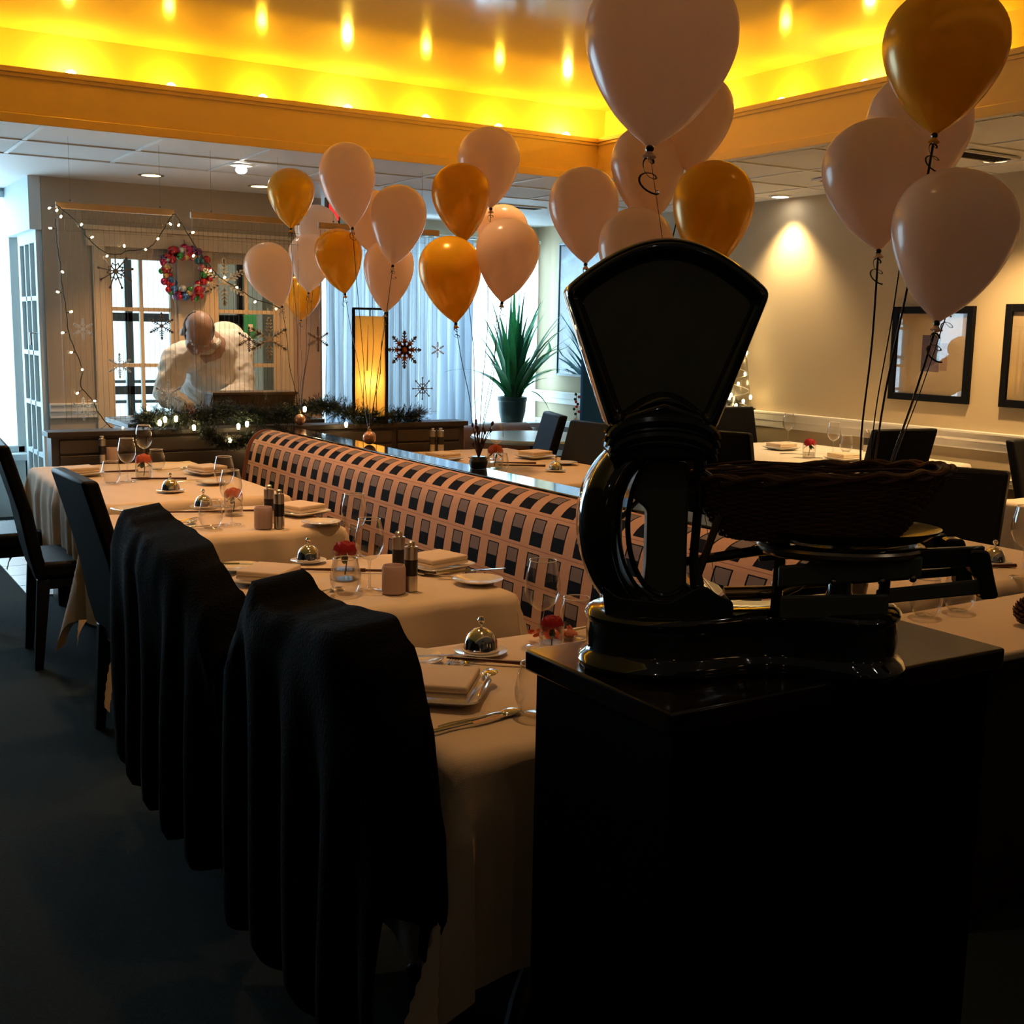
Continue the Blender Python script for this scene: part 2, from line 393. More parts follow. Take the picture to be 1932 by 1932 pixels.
# green notice on the smoked door
t = thing('door_notice', 'green paper notice with a white square, stuck on the right-hand door', 'notice', (3.04, YB+.0, 1.49))
MB().box(-.048, .048, -.004, 0, -.09, .09).obj('sheet', mat('green_paper', (.03, .36, .18), .6), t, smooth=0)
MB().box(-.018, .022, -.006, -.0041, -.035, .02).obj('white_square', mat('white_paper', (.8, .8, .78), .7), t, smooth=0)

# pale french door in the side return (plane X = 1.58)
r = bare('door_4'); r['kind'] = 'structure'; X0 = 1.54
def bxp(y0, y1, z0, z1, nm='muntin', m=None, dx=0): return MB().box(X0+dx, X0+.04-dx, y0, y1, z0, z1).obj(nm, m or m_pale, r, smooth=0)
bxp(8.72, 8.79, 0, 2.12, 'door_frame'); bxp(9.36, 9.44, 0, 2.12, 'door_frame'); bxp(8.79, 9.36, 2.04, 2.12, 'door_frame'); bxp(8.79, 9.36, 0, .2, 'door_frame')
zl = [.2, .56, .92, 1.28, 1.66, 2.04]
for y in (8.98, 9.17): bxp(y-.015, y+.015, .2, 2.04)
for z in zl[1:-1]: bxp(8.79, 9.36, z-.016, z+.016)
for a, b in ((8.79, 8.98), (8.98, 9.17), (9.17, 9.36)):
    for i in range(5): bxp(a, b, zl[i], zl[i+1], 'pane', m_pane, .018)
MB().tube([(X0-.005, 8.76, 1.42), (X0-.05, 8.76, 1.42), (X0-.05, 8.76, 1.34)], .009).obj('handle', m_chrome, r)
MB().box(1.50, 1.578, YB+.001, YW+.02, 2.12, CZ).obj('wall_return', m_pale, None, smooth=0, kind='structure')

def window(name, x0, x1, z0, z1, nx, m):
    r = bare(name); r['kind'] = 'structure'
    MB().box(x0, x0+.05, YW-.01, YW+.08, z0, z1).box(x1-.05, x1, YW-.01, YW+.08, z0, z1).box(x0, x1, YW-.01, YW+.08, z1-.05, z1).box(x0, x1, YW-.01, YW+.08, z0, z0+.05).obj('window_frame', m, r, bevel=.004)
    w = (x1-x0-.1)/nx
    for i in range(nx):
        if i: MB().box(x0+.05+w*i-.02, x0+.05+w*i+.02, YW, YW+.06, z0+.05, z1-.05).obj('mullion', m, r, smooth=0)
        MB().box(x0+.05+w*i, x0+.05+w*(i+1), YW+.03, YW+.034, z0+.05, z1-.05).obj('pane', m_pane, r, smooth=0)
    MB().box(x0-.08, x1+.02, YW-.16, YW+.0, z0-.05, z0).obj('window_sill', m, r, bevel=.006)
window('window_1', 3.95, 6.22, .58, 2.30, 3, m_white)
window('window_2', -1.15, 1.57, .50, 2.46, 3, m_pale)
# overcast light outside: bright white yard wall across the street
out = MB().box(-6, 16, 15.8, 16, -3, 9); struct('wall_street', out, mat('white_render', (.85, .9, .93), .9), smooth=0)
struct('ground_street', MB().box(-6, 16, 11.6, 16, -.3, -.15), mat('snowy_ground', (.8, .85, .9), .9), smooth=0)

# pleated sheer curtains on window_1
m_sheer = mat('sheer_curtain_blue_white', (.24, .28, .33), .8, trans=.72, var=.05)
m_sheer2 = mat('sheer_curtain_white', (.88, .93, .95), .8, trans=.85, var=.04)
def curtain(label, x0, x1, m, amp=.03, per=.1):
    n = int((x1-x0)/per*8)
    t = thing('sheer_curtain', label, 'curtain', ((x0+x1)/2, YW-.22, 0), 0)
    def f(u, v):
        x = (u-.5)*(x1-x0); w = math.sin(x/per*2*PI+math.sin(x*9)*1.2)*amp
        return (x+.006*math.sin(v*7+x*30), w*(.6+.4*(1-v)), .60+v*1.70)
    MB().surf(f, n, 6).obj('cloth', m, t, smooth=60)
    MB().tube([((x0-x1)/2-.03, .0, 2.32), ((x1-x0)/2+.03, .0, 2.32)], .014).obj('curtain_rod', m_white, t)
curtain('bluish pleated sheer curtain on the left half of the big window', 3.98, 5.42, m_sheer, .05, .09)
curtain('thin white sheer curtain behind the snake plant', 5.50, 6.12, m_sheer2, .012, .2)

# ================================================================== HALF WALL WITH LEDGE
m_hw = mat('dark_taupe_panelling', (.06, .042, .034), .5, var=.2, vscale=6)
m_hwcap = mat('dark_wood_cap', (.035, .025, .022), .5, var=.2)
hw = struct('partition_back', MB().box(1.20, 3.72, 6.60, 6.72, 0, .89), m_hw, smooth=0)
MB().box(1.18, 3.74, 6.575, 6.745, .89, .92).obj('cap', m_hwcap, hw, bevel=.004)
for i, (a, b) in enumerate([(1.24, 1.66), (1.70, 2.28), (2.75, 3.2), (3.24, 3.68)]):
    for z0, z1 in ((.80, .875), (.48, .79), (.08, .47)): MB().box(a, b, 6.585, 6.605, z0, z1).obj('panel', m_hw, hw, bevel=.004)
# dark partition at the far right with greenery on top
hw2 = struct('partition_far', MB().box(5.42, 6.24, 6.62, 6.70, 0, .93), m_hw, smooth=0)
MB().box(5.40, 6.245, 6.60, 6.72, .93, .955).obj('cap', m_hwcap, hw2, bevel=.004)
# low host counter behind the half wall
m_boxb = mat('brown_leather_box', (.085, .052, .030), .55, bump=.2, var=.2, vscale=5)
t = thing('host_counter', 'brown host counter behind the garland where the person leans', 'counter', (2.32, 7.05, 0))
MB().box(-.62, .50, -.18, .30, .02, .90).obj('body', m_boxb, t, bevel=.01)
MB().box(-.66, .54, -.22, .34, .90, .935).obj('counter_top', m_hwcap, t, bevel=.006)
t = thing('display_box', 'brown box with a flared lid standing before the person', 'box', (2.36, 6.92, .935))
MB().prism([(-.22, 0), (.30, 0), (.31, .155), (-.20, .165)], -.09, .09).obj('box_body', m_boxb, t, bevel=.004)
MB().box(-.21, .32, -.1, .1, .155, .172).obj('rim', mat('tan_edge', (.16, .10, .06), .5), t, bevel=.003)
MB().tube([(-.20, -.08, .16), (-.26, -.12, .02)], .006).obj('strut', mat('tan_edge', (.16, .10, .06), .5), t)

# ================================================================== BANQUETTE
def banquette_fabric():
    m = bpy.data.materials.new('banquette_print'); m.use_nodes = True; nt = m.node_tree; n = nt.nodes; L = nt.links
    b = n['Principled BSDF']; b.inputs['Roughness'].default_value = .8; b.inputs['Specular IOR Level'].default_value = .1
    uv = n.new('ShaderNodeUVMap'); sp = n.new('ShaderNodeSeparateXYZ'); L.new(uv.outputs[0], sp.inputs[0])
    def mth(op, a, bb=None, c=None):
        k = n.new('ShaderNodeMath'); k.operation = op
        for i, q in enumerate((a, bb, c)):
            if q is None: continue
            if isinstance(q, (int, float)): k.inputs[i].default_value = q
            else: L.new(q, k.inputs[i])
        return k.outputs[0]
    fu = mth('FRACT', sp.outputs[0]); fv = mth('FRACT', sp.outputs[1])
    cu = mth('ABSOLUTE', mth('SUBTRACT', fu, .5)); cv = mth('ABSOLUTE', mth('SUBTRACT', fv, .5))
    def inside(hu, hv): return mth('MULTIPLY', mth('LESS_THAN', cu, hu), mth('LESS_THAN', cv, hv))
    outer = inside(.285, .40); inner = inside(.235, .37)
    low = mth('LESS_THAN', fv, .5)
    dark = mth('MAXIMUM', mth('MULTIPLY', outer, mth('SUBTRACT', 1, inner)), mth('MULTIPLY', outer, low))
    ng = n.new('ShaderNodeTexNoise'); ng.inputs['Scale'].default_value = 60
    def mix(a, bb, f):
        k = n.new('ShaderNodeMix'); k.data_type = 'RGBA'
        for i, q in ((6, a), (7, bb)):
            if isinstance(q, tuple): k.inputs[i].default_value = q+(1,)
            else: L.new(q, k.inputs[i])
        L.new(f, k.inputs[0]); return k.outputs[2]
    base = mix((.62, .36, .24), (.70, .42, .29), ng.outputs['Fac'])
    seam = mth('LESS_THAN', fv, .018)
    base = mix(base, (.34, .17, .14), seam)
    c1 = mix(base, (.24, .19, .19), inner); c2 = mix(c1, (.004, .005, .012), dark)
    L.new(c2, b.inputs['Base Color']); return m
m_bf = banquette_fabric()
m_ledge = mat('black_lacquer_ledge', (.012, .014, .018), .10, coat=.5, var=.1)
bq = thing('banquette', 'long banquette bench with a printed peach back of grey and navy blocks', 'bench', (0, 0, 0))
BY0, BY1 = 2.16, 6.34
prof = spline([(2.372, 0, .885), (2.350, 0, .915), (2.300, 0, .926), (2.240, 0, .905), (2.195, 0, .850), (2.170, 0, .75), (2.150, 0, .62), (2.130, 0, .42)], 5)
arc = [0]
for a, b in zip(prof, prof[1:]): arc.append(arc[-1]+(b-a).length)
nv = len(prof)-1
def bback(u, v):
    i = round(v*nv); p = prof[i]; y = BY1-u*(BY1-BY0)
    pad = .012*math.sin(PI*min(1, u*40))
    e = max(0, 1-u*(BY1-BY0)/.08); q = .05*(1-math.sqrt(max(0, 1-e*e)))
    return (p.x+q, y, p.z-q*.3)
MB().surf(bback, 120, nv, lambda u, v: (u*(BY1-BY0)/.133, -(arc[round(v*nv)]+.040)/.122)).obj('backrest', m_bf, bq, smooth=80)
MB().prism([(p.x, p.z) for p in prof[::-1]]+[(2.38, .885), (2.38, .42)], BY1-.001, BY1+.004).obj('end_panel', m_bf, bq, smooth=0)
MB().box(1.66, 2.14, BY0, BY1, .34, .47).obj('seat', mat('navy_vinyl_seat', (.015, .017, .025), .4), bq, bevel=.03, seg=3)
MB().box(1.74, 2.36, BY0+.02, BY1-.02, .02, .34).obj('base', m_hw, bq, bevel=.004)
MB().box(2.375, 2.40, BY0, BY1, .02, .90).obj('back_panel', m_hw, bq, bevel=.003)
t = MB().box(2.362, 2.505, BY0-.02, 6.56, .893, .925).obj('ledge_top', m_ledge, None, bevel=.004)
tag(t, 'long black lacquered ledge running along the top of the banquette', 'ledge')
MB().box(2.41, 2.495, BY0+.02, 6.54, .02, .893).obj('ledge_wall', m_hw, t, smooth=0)

# ================================================================== TABLES AND CLOTHS
m_cloth = mat('ivory_tablecloth', (.80, .64, .46), .85, bump=.15, bscale=500, var=.04, vscale=3, sheen=.1)
m_clothw = mat('white_tablecloth_far', (.80, .72, .62), .85, bump=.15, bscale=500, var=.04, vscale=3)
m_tbl = mat('dark_table_wood', (.03, .02, .016), .4, var=.2)
m_iron = mat('black_iron', (.012, .012, .012), .35, .6)
def cloth_mesh(a, b, L, seed=0, swing=.0, step=.022, Lr=None):
    """square-cornered cloth over an a x b top, overhang L; the corners fall in folds"""
    Lr = Lr or L; na = int((a+L+Lr)/step); nb = int((b+2*L)/step); rnd = random.Random(seed); ph = [rnd.uniform(0, 6) for _ in range(8)]
    ra = a/2; rb = b/2
    def f(u, v):
        x = -a/2-L+u*(a+L+Lr); y = (v-.5)*(b+2*L)
        dx = max(0, abs(x)-ra); dy = max(0, abs(y)-rb); sx = 1 if x > 0 else -1; sy = 1 if y > 0 else -1
        cx = max(-ra, min(ra, x)); cy = max(-rb, min(rb, y))
        if dx == 0 and dy == 0: return (x, y, .0025*noise.noise(Vector((x*3+ph[0], y*3, seed)))+.0012*math.sin((x+y*.3)*40+ph[1])*(1 if abs(x) < ra*.9 else 0))
        R0 = .018
        def hang(d):   # rounded edge then straight down
            if d < R0*PI/2: t = d/R0; return R0*math.sin(t), -R0*(1-math.cos(t))
            return R0, -R0-(d-R0*PI/2)
        if dx > 0 and dy > 0:
            r = math.hypot(dx, dy); phi = math.atan2(dy, dx); h, z = hang(r)
            s = math.sin(phi*2)
            flare = (.46*s)*max(0, r-R0)
            psi = .30*s
            zz = -R0-(max(0, r-R0*PI/2))*math.cos(psi) if r > R0*PI/2 else z
            tw = swing+.5*math.sin(r*7+ph[int(sx+1)+int(sy > 0)])
            dirx = math.cos(PI/4+tw*.5*s*(1 if phi > PI/4 else -.2)); diry = math.sin(PI/4+tw*.5*s*(1 if phi > PI/4 else -.2))
            side = (phi-PI/4)*.05*min(1, r*6)
            ox = h*math.cos(phi)+flare*dirx*.62-side; oy = h*math.sin(phi)+flare*diry*.62+side
            return (sx*(ra+max(.002, ox)), sy*(rb+max(.002, oy)), zz)
        d = dx+dy; h, z = hang(d); k = min(1, d/.12)
        if dx > 0: w = .016*math.sin(cy*13+ph[2]+sx)+.010*math.sin(cy*29+ph[3]); return (sx*(ra+h+k*(abs(w)+.003)), cy+.01*k*math.sin(d*9), z)
        w = .016*math.sin(cx*11+ph[4]+sy)+.010*math.sin(cx*27+ph[5]); return (cx+.01*k*math.sin(d*9), sy*(rb+h+k*(abs(w)+.003)), z)
    return MB().surf(f, na, nb)
def table(x0, x1, y0, y1, where, L=.40, seed=0, swing=0, m=None, feet=True, z=.752, Lr=None):
    cx, cy = (x0+x1)/2, (y0+y1)/2; a, b = x1-x0, y1-y0
    t = thing('dining_table', 'dark pedestal hidden under the cloth, '+where, 'table', (cx, cy, 0))
    MB().box(-a/2+.01, a/2-.01, -b/2+.01, b/2-.01, z-.035, z-.006).obj('tabletop', m_tbl, t, bevel=.01)
    MB().lathe([(0, .05), (.04, .05), (.035, .1), (.03, z-.06), (.09, z-.036), (0, z-.036)], 20).obj('column', m_iron, t)
    for k in range(4):
        an = k*PI/2+PI/4
        MB().tube([(0, 0, .09), (.16*math.cos(an), .16*math.sin(an), .075), (min(a, b)*.42*math.cos(an), min(a, b)*.42*math.sin(an), .035)], [.03, .026, .02], flat=.8).ball((min(a, b)*.43*math.cos(an), min(a, b)*.43*math.sin(an), .022), .024, 10, sz=.9).obj('foot', m_iron, t)
    c = cloth_mesh(a, b, L, seed, swing, Lr=Lr).obj('tablecloth', m or m_cloth, None, smooth=60, loc=(cx, cy, z))
    tag(c, 'ivory cloth draped over the '+where, 'tablecloth')
    return t
N1, N2, N3, N4 = 'nearest table beside the dark console', 'second table from the camera', 'third table from the camera', 'big corner table by the garlanded half wall'
RA, RB = 'table just beyond the banquette ledge', 'table along the wall with the framed pictures'
RC, RD, RE = 'table behind the scale at the right', 'low side table at the right of the scale', 'table at the right edge of the picture'
table(.98, 1.76, 1.74, 2.40, N1, .44, 1, -.5, Lr=.22)
table(1.00, 1.76, 2.83, 3.50, N2, .42, 2, .2, Lr=.22)
table(1.00, 1.78, 4.10, 4.72, N3, .42, 3, .1, Lr=.22)
table(1.08, 1.90, 4.99, 6.46, N4, .42, 4, .3, Lr=.24)
table(2.90, 3.95, 4.78, 6.44, RA, .30, 5)
table(4.86, 6.12, 4.60, 6.12, RB, .32, 6, m=m_clothw)
table(2.54, 3.75, 2.26, 2.92, RC, .34, 7)
table(4.83, 6.0, 2.75, 3.46, RE, .42, 8, .2)
# low table D: cloth pulled tight over a rounded top
t = thing('side_table', 'narrow side table with a tight ivory cloth right of the scale', 'table', (2.95, 1.93, 0))
ol = []
for cx, cy, a0 in ((.5, .16, 0), (-.50, .16, 90), (-.52, -.12, 180), (.5, -.14, 270)):
    for k in range(6): a = R(a0+k*18); ol.append((cx+.06*math.cos(a), cy+.06*math.sin(a)))
MR = Matrix.Rotation(PI/2, 4, 'X')
MB().prism(ol, .728, .752, MR).obj('cloth_top', m_cloth, t, bevel=.008, seg=3)
MB().prism([(x*.97, y*.97) for x, y in ol], .70, .727, MR).obj('tabletop', m_tbl, t)
MB().box(-.52, .52, -.15, .17, .04, .70).obj('shade_box', m_tbl, t, bevel=.004)  # dark box and plinth added to stand for the black shade below
MB().box(-.50, .50, -.13, .15, 0, .04).obj('plinth', m_tbl, t, smooth=0)
# pale round table and bolster bench far behind
t = thing('round_side_table', 'pale green round table before the plant window', 'table', (4.72, 7.32, 0))
MB().lathe([(0, .70), (.46, .70), (.47, .715), (.46, .73), (0, .73)], 48).obj('tabletop', mat('pale_green_laminate', (.42, .46, .40), .25), t)
MB().lathe([(0, 0), (.2, 0), (.2, .02), (.03, .04), (.03, .70), (0, .70)], 24).obj('pedestal', m_iron, t)
t = thing('bench', 'dark wooden bench with a rolled brown bolster under the plant window', 'bench', (5.35, 8.4, 0))
MB().box(-.6, .5, -.2, .25, 0, .46).obj('bench_box', mat('olive_brown_wood', (.07, .055, .03), .5, var=.2), t, bevel=.01)
MB().lathe([(0, -.36), (.11, -.36), (.135, -.33), (.135, .33), (.11, .36), (0, .36)], 24, M=Matrix.Translation((-.35, .0, .60)) @ Matrix.Rotation(PI/2, 4, 'Y')).obj('bolster', mat('rosy_brown_vinyl', (.26, .13, .09), .45), t)

# ================================================================== CHAIRS
m_chair = mat('black_leather_chair', (.006, .0065, .008), .48, bump=.08, bscale=200, spec=.10)
m_leg = mat('black_wood_leg', (.006, .005, .005), .4, spec=.3)
def make_chair():
    """parsons chair; seat opens towards +x, back at x = 0"""
    t = bare('dining_chair')
    def back(u, v):   # tall slightly curved back slab
        pass
    P = [(.12, .40), (.095, .50), (.06, .70), (.01, .88), (-.02, .985)]
    out = [(x-.028, z) for x, z in P]+[(x+.028, z) for x, z in P[::-1]]
    MB().prism(out[::-1], -.225, .225).obj('backrest', m_chair, t, bevel=.014, seg=3)
    MB().box(.10, .54, -.225, .225, .40, .475).obj('seat', m_chair, t, bevel=.022, seg=3)
    MB().box(.11, .52, -.21, .21, .355, .40).obj('seat_frame', m_leg, t, bevel=.004)
    for s in (-1, 1):
        MB().prism([(.095, .40), (.07, .0), (.105, .0), (.15, .40)], s*.20-.02, s*.20+.02).obj('leg', m_leg, t, bevel=.003)
        MB().prism([(.475, .36), (.485, .0), (.52, .0), (.525, .36)], s*.20-.02, s*.20+.02).obj('leg', m_leg, t, bevel=.003)
    return t
chair = Proto(make_chair, 'chair', 'black dining chairs')
chair((.87, 2.01, 0), 0, 'black chair under the dark coat, at the nearest table', scale=(1, 1, .955))
chair((.87, 3.14, 0), 0, 'black chair under the big coat, at the second table', scale=(1, 1, .955))
chair((.85, 4.20, 0), R(2), 'black tall-backed chair without a coat, at the third table')
chair((.80, 5.50, 0), R(-4), 'black chair at the picture\'s left edge, at the corner table')
chair((.70, 6.30, 0), R(0), 'black chair at the far end of the corner table by the left window')
chair((4.15, 6.22, 0), R(180-20), 'farther of two dark chairs beside the blue screen')
chair((3.95, 5.50, 0), R(180), 'nearer of two dark chairs beside the blue screen')
chair((5.80, 6.42, 0), R(-90-8), 'dark chair against the far partition, right of the little light tree')
chair((4.45, 5.75, 0), R(-10), 'dark chair behind the scale\'s neck, left of the wall table')
chair((5.45, 4.55, 0), R(82), 'dark chair with its back to the camera at the wall table')
chair((4.30, 4.85, 0), R(20), 'shiny dark chair between the scale and the wall table')
chair((4.02, 3.10, 0), R(200), 'dark chair just right of the wicker basket')
chair((5.62, 3.80, 0), R(-90), 'dark chair at the picture\'s right edge against the wall')

# coats over the two near chairs
m_coat = mat('black_wool_coat', (.004, .004, .005), .95, bump=.4, bscale=150, var=.3, spec=.1)
def coat(loc, label, seed, tops, fb, ff, yr):
    """cloth over a chair back: tops(y) gives the ridge height, fb/ff the hem heights behind and in front"""
    y0, y1 = yr
    def f(u, v):
        y = y0+(y1-y0)*u; zt = tops(y); e = abs(u-.5)*2
        out = .02*noise.noise(Vector((y*9, v*3, seed)))+.022*math.sin(y*34+seed+v*2)*abs(v-.5)*2
        rnd = .09*(1-e**4)
        if v < .5:
            k = 1-v*2; z = zt-(zt-fb)*k**1.15; x = -.05-.03*k-out*1.2-rnd*.35*(1-k)**.2+.10*max(0, (zt-z)/1.0)*.4+.03
            return (x-.045*math.sqrt(min(1, k*6)), y, z+.012*math.sin(y*30)*k)
        k = (v-.5)*2; z = zt-(zt-ff)*k**1.15
        x = .02+.06*max(0, (zt-z))+out; y *= 1-.14*k+.05*math.sqrt(min(1, k*6))
        return (x, y, z)
    o = MB().surf(f, 60, 60).obj('coat', m_coat, None, smooth=70, loc=loc, solid=.012)
    return tag(o, label, 'coat')
def ramp(pts):
    def g(y):
        for (a, b), (c, d) in zip(pts, pts[1:]):
            if y <= c: t = max(0, min(1, (y-a)/(c-a))); t = t*t*(3-2*t); return b+(d-b)*t
        return pts[-1][1]
    return g
coat((.87, 2.01, 0), 'dark coat hung over the chair at the nearest table', 1, ramp([(-.36, .70), (-.31, .87), (-.25, .955), (-.18, .985), (-.05, .975), (.04, .965), (.14, .955), (.19, .96), (.24, .985), (.265, .99), (.30, .95), (.35, .88), (.42, .74)]), .20, .40, (-.36, .42))
coat((.87, 3.14, 0), 'big dark coat heaped over the chair at the second table', 5, ramp([(-.58, .76), (-.50, .87), (-.38, .92), (-.24, .945), (-.05, .955), (.05, .96), (.14, .975), (.22, .985), (.29, .94), (.38, .80)]), .22, .30, (-.58, .38))

# ================================================================== TABLEWARE
m_gl = glass('drinking_glass', (.96, .95, .94), .02, 1.0, .09)
m_silver = mat('polished_silver', (.80, .76, .70), .10, 1, var=.02)
m_china = mat('white_china', (.80, .76, .70), .15, coat=.5, var=.02)
m_napkin = mat('ivory_napkin', (.80, .64, .48), .85, bump=.15, bscale=400, var=.04)
m_rimg = mat('painted_rim_glint', (.75, .72, .68), .1, coat=.5)  # pale opaque colour painted as the highlight along clear glass rims
m_stick = mat('dark_red_brown_lacquer', (.07, .02, .012), .3)
m_petal = mat('coral_petals', (.80, .20, .10), .6, trans=.3, var=.25, vscale=60)
m_petalr = mat('deep_red_petals', (.45, .015, .025), .6, trans=.25, var=.3, vscale=60)
m_green = mat('dark_green_leaf', (.02, .06, .02), .5)
m_frost = mat('frosted_glass_pot', (.75, .60, .56), .35, trans=.5, var=.03)
m_steel = mat('brushed_steel', (.55, .50, .44), .28, 1)
m_mill = mat('dark_mill_wood', (.015, .012, .012), .3)
m_gold = mat('polished_gold', (.85, .60, .28), .15, 1, var=.02)  # plain polished gold metal
TZ = .755
def wineglass():
    t = bare('wine_glass')
    MB().lathe([(.0365, .0), (.036, .002), (.012, .005), (.004, .012), (.0035, .075), (.006, .088)], 28).obj('stem', m_gl, t, smooth=50)
    MB().lathe([(.004, .088), (.018, .094), (.032, .108), (.041, .130), (.042, .150), (.038, .178), (.031, .208)], 32).obj('bowl', m_gl, t, smooth=60)
    MB().tube([(.031*math.cos(a*PI/16), .031*math.sin(a*PI/16), .208) for a in range(32)], .0013, 6, closed=True).obj('rim', m_rimg, t)
    return t
def tumbler():
    t = bare('stemless_glass')
    MB().lathe([(0, .003), (.024, .003), (.034, .012), (.043, .035), (.044, .055), (.038, .085), (.033, .105)], 32).obj('bowl', m_gl, t, smooth=60)
    MB().tube([(.033*math.cos(a*PI/16), .033*math.sin(a*PI/16), .105) for a in range(32)], .0013, 6, closed=True).obj('rim', m_rimg, t)
    MB().lathe([(0, 0), (.022, 0), (.026, .003), (0, .006)], 24).obj('base', m_gl, t)
    return t
def cloche():
    t = bare('butter_dish')
    MB().lathe([(0, 0), (.03, 0), (.055, .006), (.056, .008), (.03, .004), (0, .004)], 32).obj('saucer', m_china, t)
    dm_ = MB().lathe([(.037, .006), (.0375, .012), (.036, .016), (.034, .028), (.027, .042), (.014, .052), (.004, .055), (0, .0555)], 28).obj('dome', m_silver, t)
    MB().lathe([(.003, .053), (.003, .062), (.007, .066), (.008, .071), (.005, .077), (.0, .079)], 16).obj('knob', m_silver, dm_)
    return t
def plate(r=.075):
    def mk():
        t = bare('side_plate')
        MB().lathe([(0, .002), (r*.55, .002), (r*.62, .005), (r, .013), (r, .015), (r*.6, .008), (r*.5, .005), (0, .005)], 36).obj('dish', m_china, t)
        return t
    return mk
def napkin_plate():
    t = bare('napkin_setting')
    def rr(h, w, c):
        o = []
        for sx, sy, a0 in ((1, 1, 0), (-1, 1, 90), (-1, -1, 180), (1, -1, 270)):
            for k in range(5): a = R(a0+k*22.5); o.append((sx*(h-c)+c*math.cos(a), sy*(w-c)+c*math.sin(a)))
        return o
    a = MB(); L0 = rr(.075, .07, .02); L1 = rr(.10, .094, .03)
    n = len(L0); vs = [(x, y, .003) for x, y in L0]+[(x, y, .016) for x, y in L1]+[(x*.98, y*.98, .019) for x, y in L1]+[(x*.96, y*.96, .007) for x, y in L0]
    fs = [tuple(range(n))[::-1], tuple(3*n+i for i in range(n))]
    for b in (0, n, 2*n): fs += [(b+i, b+(i+1) % n, b+n+(i+1) % n, b+n+i) for i in range(n)]
    a.add(vs, fs).obj('plate', m_china, t, smooth=50)
    # folded napkin: a fat roll of stacked layers
    for k, (z0, z1, s) in enumerate(((.018, .030, 1.0), (.029, .044, .985))):
        MB().box(-.078*s, .078*s, -.070*s, .070*s, z0, z1).obj('napkin_fold', m_napkin, t, bevel=.0058, seg=4)
    return t
def spoonmesh(m, L=.19):
    def mk():
        t = bare('spoon')
        MB().tube([(-L/2, 0, .004), (-L/2+.03, 0, .006), (0, 0, .006), (L/2-.055, 0, .008), (L/2-.04, 0, .006)], [.0045, .0045, .0028, .0025, .003], 8, flat=.5).obj('handle', m, t)
        MB().ball((L/2-.022, 0, .006), 1, 14, .026, .017, .005).obj('bowl', m, t)
        return t
    return mk
def forkmesh():
    t = bare('fork')
    MB().tube([(-.095, 0, .004), (-.06, 0, .006), (.02, 0, .006), (.045, 0, .005)], [.0045, .004, .0026, .004], 8, flat=.5).box(.043, .062, -.011, .011, .003, .0055).obj('handle', m_silver, t)
    for k in range(4):
        y = -.0093+k*.0062; MB().box(.06, .105, y-.0012, y+.0012, .003, .0055).obj('tine', m_silver, t, smooth=0)
    return t
def knifemesh():
    t = bare('knife')
    MB().tube([(-.11, 0, .005), (-.06, 0, .005), (.0, 0, .005)], [.006, .005, .0045], 8, flat=.6).obj('handle', m_silver, t)
    MB().prism([(0, -.004), (.10, -.005), (.115, .001), (.10, .006), (0, .006)], .003, .0055, MR).obj('blade', m_silver, t)
    return t
def sticks():
    t = bare('carving_stick')
    MB().tube([(-.13, 0, .006), (.02, 0, .006), (.13, 0, .006)], [.0035, .0045, .0065], 8).obj('rod', m_stick, t)
    return t
def mill():
    t = bare('pepper_mill')
    MB().lathe([(0, 0), (.0195, 0), (.0195, .045), (0, .045)], 20).obj('steel_foot', m_steel, t, smooth=30)
    MB().lathe([(0, .045), (.0195, .045), (.0195, .092), (0, .092)], 20).obj('dark_band', m_mill, t)
    MB().lathe([(0, .092), (.0195, .092), (.0195, .128), (.012, .130), (.0105, .132), (.0115, .142), (.008, .145), (0, .145)], 20).obj('cap', m_steel, t)
    return t
def pot():
    t = bare('candle_pot')
    MB().lathe([(0, 0), (.031, 0), (.034, .004), (.034, .072), (.031, .080), (.028, .080), (.028, .01), (0, .01)], 28).obj('jar', m_frost, t)
    MB().lathe([(0, .01), (.027, .01), (.027, .05), (0, .05)], 20).obj('wax', m_china, t)
    return t
def vase_with(m_p, dark=False):
    def mk():
        t = bare('flower_vase')
        MB().lathe([(0, 0), (.034, 0), (.036, .004), (.037, .085)], 28).obj('vase_glass', m_gl, t, smooth=50)
        MB().lathe([(0, .003), (.032, .003), (.033, .030), (0, .030)], 24).obj('clear_water_base', glass('water', (.85, .85, .82), .02, .9, .08), t)
        rnd = random.Random(3)
        for k in range(26):
            a = k*2.4; q = k/26; r0 = .006+.026*q; z = .085+.022*(1-q)
            M = Matrix.Translation((r0*math.cos(a), r0*math.sin(a), z)) @ Matrix.Rotation(a, 4, 'Z') @ Matrix.Rotation(R(20+70*q), 4, 'Y')
            MB().ball((0, 0, 0), .013+.006*q, 8, 1, 1, .18, M).obj('petal', m_p, t)
        MB().tube([(0, 0, .08), (.004, .0, .05), (.0, .004, .012)], .002, 6).obj('stalk', m_green, t)
        for k in range(3):
            a = k*2.1; M = Matrix.Translation((.022*math.cos(a), .022*math.sin(a), .062)) @ Matrix.Rotation(a, 4, 'Z') @ Matrix.Rotation(R(40), 4, 'Y')
            MB().ball((0, 0, 0), .02, 8, 1, .5, .08, M).obj('leaf', m_green, t)
        return t
    return mk
WG = Proto(wineglass, 'wine glass', 'wine glasses on the tables'); TU = Proto(tumbler, 'glass', 'stemless glasses on the tables')
CL = Proto(cloche, 'butter dish', 'silver domed butter dishes'); PL = Proto(plate(.075), 'plate', 'side plates')
NP = Proto(napkin_plate, 'napkin', 'folded napkins on plates'); SP = Proto(spoonmesh(m_silver), 'spoon', 'table spoons')
